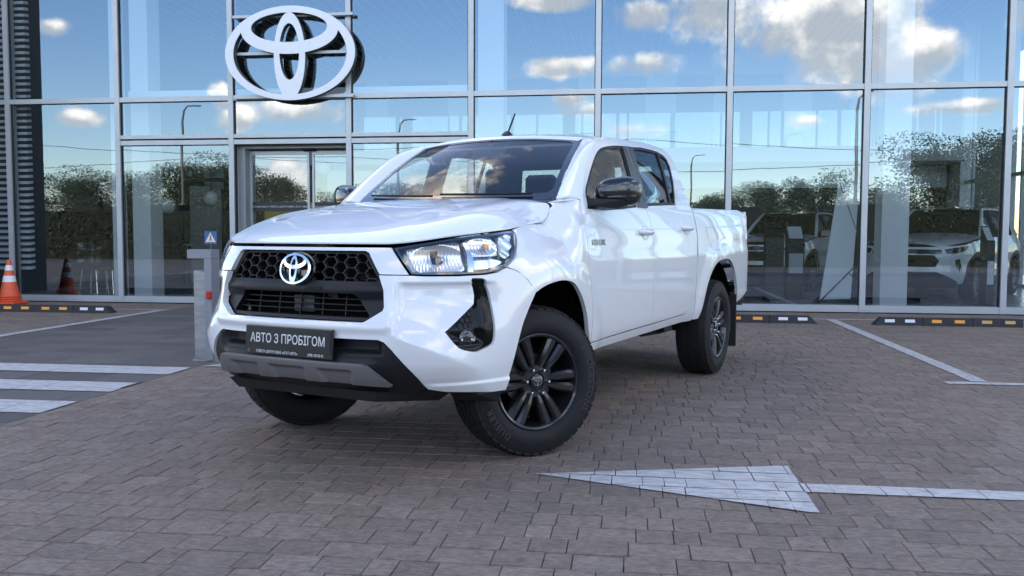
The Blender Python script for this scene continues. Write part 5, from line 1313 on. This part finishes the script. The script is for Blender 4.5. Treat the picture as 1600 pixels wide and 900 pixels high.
wheel_stop(2.42-1.8, 11.93, [2, 2, 1, 1, 2, 2], 1, 1, 'black rubber wheel stop half hidden behind the pickup tail')
wheel_stop(3.10, 11.86, [2, 2, 1, 1, 3, 3], 1, 0, 'black rubber wheel stop before the right-hand display SUV, with faded reflectors')
bo_ = thing('card_reader_post', 'brushed steel post with grey angled arm beside the pickup bumper', 'post', (-3.82, 7.46, 0), 0)
M_STEEL = mat('brushed_steel', (.50, .50, .50), .32, .9, var=.2, vscale=10, stretch=(.3, .3, 1.6))
MB().box((-.0, .06, .41), (.115, .13, .80), ch=.006).build('steel_box', M_STEEL, bo_)
MB().b2((-.07, -.02, 0), (.22, .16, .012)).build('foot_plate', M_ALU, bo_)
MG = mat('arm_grey', (.26, .27, .29), .45)
MB().b2((.068, -.05, .012), (.135, .11, .92)).b2((-.09, -.05, .922), (.135, .11, 1.0)).build('arm', MG, bo_)
MB().box((.12, -.07, .60), (.05, .04, .07), ch=.01).build('red_lamp', mat('lamp_red', (.55, .02, .02), .3, coat=.5), bo_)
# ------------------------------------------------------------------ across the road, behind the camera (seen in the glass)
def mir(x, y, Y): p = px_plane(x, y, 2*FY-Y); return Vector((p.x, Y, p.z))
def leaf_mat(name, c0, c1):
    m = bpy.data.materials.new(name); m.use_nodes = True; t = NT(m.node_tree); p = t.n['Principled BSDF']
    g_ = t.add('ShaderNodeNewGeometry'); t.put(p.inputs['Base Color'], t.mix(g_.outputs['Random Per Island'], c0, c1)); p.inputs['Roughness'].default_value = .6
    MATS[name] = m; return m
M_LEAF = leaf_mat('leaf_green', (.028, .045, .014), (.065, .085, .028)); M_BARK = mat('bark', (.06, .045, .035), .9, var=.3, vscale=9)
def tree_meshes(seed, wide):
    rg = random.Random(seed); tk = MB(); tk.tube([(0, 0, 0), (.01, .0, .2), (.0, .01, .45), (.02, 0, .7)], [.03, .024, .016, .006], 8)
    lobes = []
    for i in range(24):
        a = rg.uniform(0, 6.28); r = wide*rg.uniform(.1, .75); z = rg.uniform(.24, .86); r *= 1-.75*max(0, z-.5)
        lobes.append((r*math.cos(a), r*math.sin(a), z, rg.uniform(.10, .19)))
        tk.tube([(0, 0, .2+.3*rg.random()), (r*.5*math.cos(a), r*.5*math.sin(a), z-.12), (r*math.cos(a), r*math.sin(a), z)], [.011, .007, .003], 5)
    lf = MB()
    for k in range(22000):
        x, y, z, rr_ = rg.choice(lobes); v = Vector((rg.gauss(0, 1), rg.gauss(0, 1), rg.gauss(0, 1))).normalized()*rr_*rg.uniform(.45, 1.08)
        c = Vector((x, y, z))+v; c.z = min(1.0, max(.16, c.z)); s_ = rg.uniform(.0055, .0105)
        a = Vector((rg.gauss(0, 1), rg.gauss(0, 1), rg.gauss(0, 1))).normalized(); b = a.cross(Vector((rg.gauss(0, 1), rg.gauss(0, 1), rg.gauss(0, 1)))).normalized()
        lf.add([c-a*s_, c+b*s_*.6, c+a*s_, c-b*s_*.6], [(0, 1, 2, 3)])
    me = bpy.data.meshes.new('crown'); me.from_pydata(lf.v, [], lf.f); me.update(); return tk.mesh('trunk'), me
TM = [tree_meshes(11, .42), tree_meshes(12, .5), tree_meshes(13, .36)]
def tree(px, top, Y, k, label, sc=1.0):
    p = mir(px, top, Y); t = thing('street_tree', label, 'tree', (p.x, Y, -.03), px*1.7, 'trees across the road reflected in the glass'); t.scale = (p.z*sc, p.z*sc, p.z)
    put('trunk', TM[k][0], M_BARK, t); put('crown', TM[k][1], M_LEAF, t)
TL = [(40, 300, -34, 0), (130, 262, -36, 1), (205, 268, -38, 0), (300, 246, -37, 2), (352, 243, -35, 1), (412, 255, -30, 1), (540, 300, -44, 0), (640, 285, -42, 2), (760, 280, -44, 1), (900, 285, -46, 0), (1010, 300, -48, 2), (1120, 288, -46, 1), (1195, 278, -43, 0), (1272, 262, -40, 1), (1335, 300, -46, 2), (1395, 290, -47, 0), (1480, 205, -33, 1), (1555, 196, -31, 0), (1640, 210, -34, 2)]
OT = ['at the far left edge above the cone', 'left of the second mullion, over the dark car', 'just left of the second mullion', 'tallest of the left row, beside the lamp', 'beside the entrance frame', 'dark and round in the sliding door', 'small, right of the sliding door', 'behind the windscreen pillar', 'seen through the cab', 'seen above the cab roof line', 'small, over the rear door', 'low and wide, just behind the cab', 'above the pickup bed', 'round, left of the white banner', 'low, over the white banner', 'behind the white column', 'large, over the right-hand SUV', 'dark, beside the last mullion', 'beyond the right end of the glass']
for (a, b, Y, k), w_ in zip(TL, OT): tree(a, b, Y, k, 'leafy tree reflected in the glass, '+w_, 1.45)
hd_ = MB(); rg = random.Random(8)  # hedge added behind the camera; its dark reflection hides the sunlit ground
for k in range(60000):
    x = rg.uniform(-55, 55); hgt_ = 2.65+.3*math.sin(x*.41)+.35*math.sin(x*1.07+1); zz = rg.uniform(0, 1)**.7; c = Vector((x, -10+(.9-.4*zz)*rg.choice((-1, 1))*rg.uniform(.6, 1), zz*hgt_)); s_ = rg.uniform(.035, .085)
    a = Vector((rg.gauss(0, 1), rg.gauss(0, 1), rg.gauss(0, 1))).normalized(); b = a.cross(Vector((rg.gauss(0, 1), rg.gauss(0, 1), rg.gauss(0, 1)))).normalized()
    hd_.add([c-a*s_, c+b*s_*.6, c+a*s_, c-b*s_*.6], [(0, 1, 2, 3)])
me = bpy.data.meshes.new('foliage'); me.from_pydata(hd_.v, [], hd_.f); me.update()
hg = thing('hedge', 'long dense dark green hedge added behind the camera to darken the glass reflections', 'hedge', (0, 0, 0)); put('foliage', me, leaf_mat('hedge_leaf', (.012, .020, .007), (.032, .042, .014)), hg, kind='stuff')
core = MB(); cx_ = [-55+2.5*i for i in range(45)]  # solid dark boxes added to stop light showing through the leaves
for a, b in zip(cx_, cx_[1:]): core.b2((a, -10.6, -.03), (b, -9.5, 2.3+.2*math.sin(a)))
core.build('core_boxes', mat('hedge_core', (.012, .016, .008), .95), hg)
MP = mat('lamp_post_grey', (.16, .16, .16), .5, .4)
LAMPS = [(283, 160, -24, 'tall street lamp reflected above the left bay'), (622, 184, -31, 'street lamp reflected above the hood, left of the roof'), (1079, 236, -52, 'most distant street lamp, reflected behind the cab'), (1330, 140, -20, 'tall street lamp reflected in the pane over the white banner')]
lpos = []
for px, py, Y, lab in LAMPS:
    p = mir(px, py, Y); t = thing('street_lamp', lab, 'street lamp', (p.x, Y, -.03), 0, 'street lamps along the road'); h_ = p.z
    MB().tube([(0, 0, 0), (0, 0, h_-.9), (.1, 0, h_-.3), (.35, 0, h_-.03), (.8, 0, h_)], [.10, .07, .055, .045, .04], 10).build('lamp_pole', MP, t, 60)
    MB().box((.95, 0, h_), (.5, .16, .07), ch=.02).build('lamp_head', MP, t); lpos.append(Vector((p.x, Y, h_-1.2)))
MB().tube([(-90, -30, 8.2), (-45, -30, 7.6)]+[Vector((-45+90*k/12, -30, 7.6-1.2*math.sin(math.pi*(k % 6)/6))) for k in range(1, 13)]+[(90, -30, 8.2)], .02, 5).build('overhead_cable', M_GASK, None, label='overhead cable slung along the road, reflected in the upper glass', cat='cable')
MB().tube([Vector((-80+160*k/30, -29.6, 6.4-1.0*abs(math.sin(math.pi*k/10)))) for k in range(31)], .018, 5).build('overhead_cable', M_GASK, None, label='lower overhead cable along the road, reflected beside the cab', cat='cable')
p = mir(330, 373, -8.4); sgn = thing('crossing_sign', 'blue square pedestrian crossing sign reflected left of the headlight', 'road sign', (p.x, -8.4, 0))
MB().tube([(0, 0, -.03), (0, 0, p.z+.28)], .03, 8).build('sign_post', MP, sgn)
MB().box((0, .035, p.z), (.56, .02, .56), ch=.008).build('sign_plate', mat('sign_blue', (.02, .10, .42), .4), sgn)
MB().prism([(-.24, -.2), (.24, -.2), (0, .23)], .047, .049, lambda a, b, d: (a, d, b+p.z)).build('sign_triangle', mat('sign_white', (.75, .75, .75), .5), sgn)
fgm = MB().tube([(0, .051, p.z-.02), (.01, .051, p.z+.06)], .022, 6).tube([(0, .051, p.z-.02), (-.06, .051, p.z-.16)], .015, 6).tube([(0, .051, p.z-.02), (.07, .051, p.z-.16)], .015, 6).lathe([(0, .0), (.02, .002)], 10, 'y', (.012, .051, p.z+.10))
fgm.build('sign_figure', M_GASK, sgn)
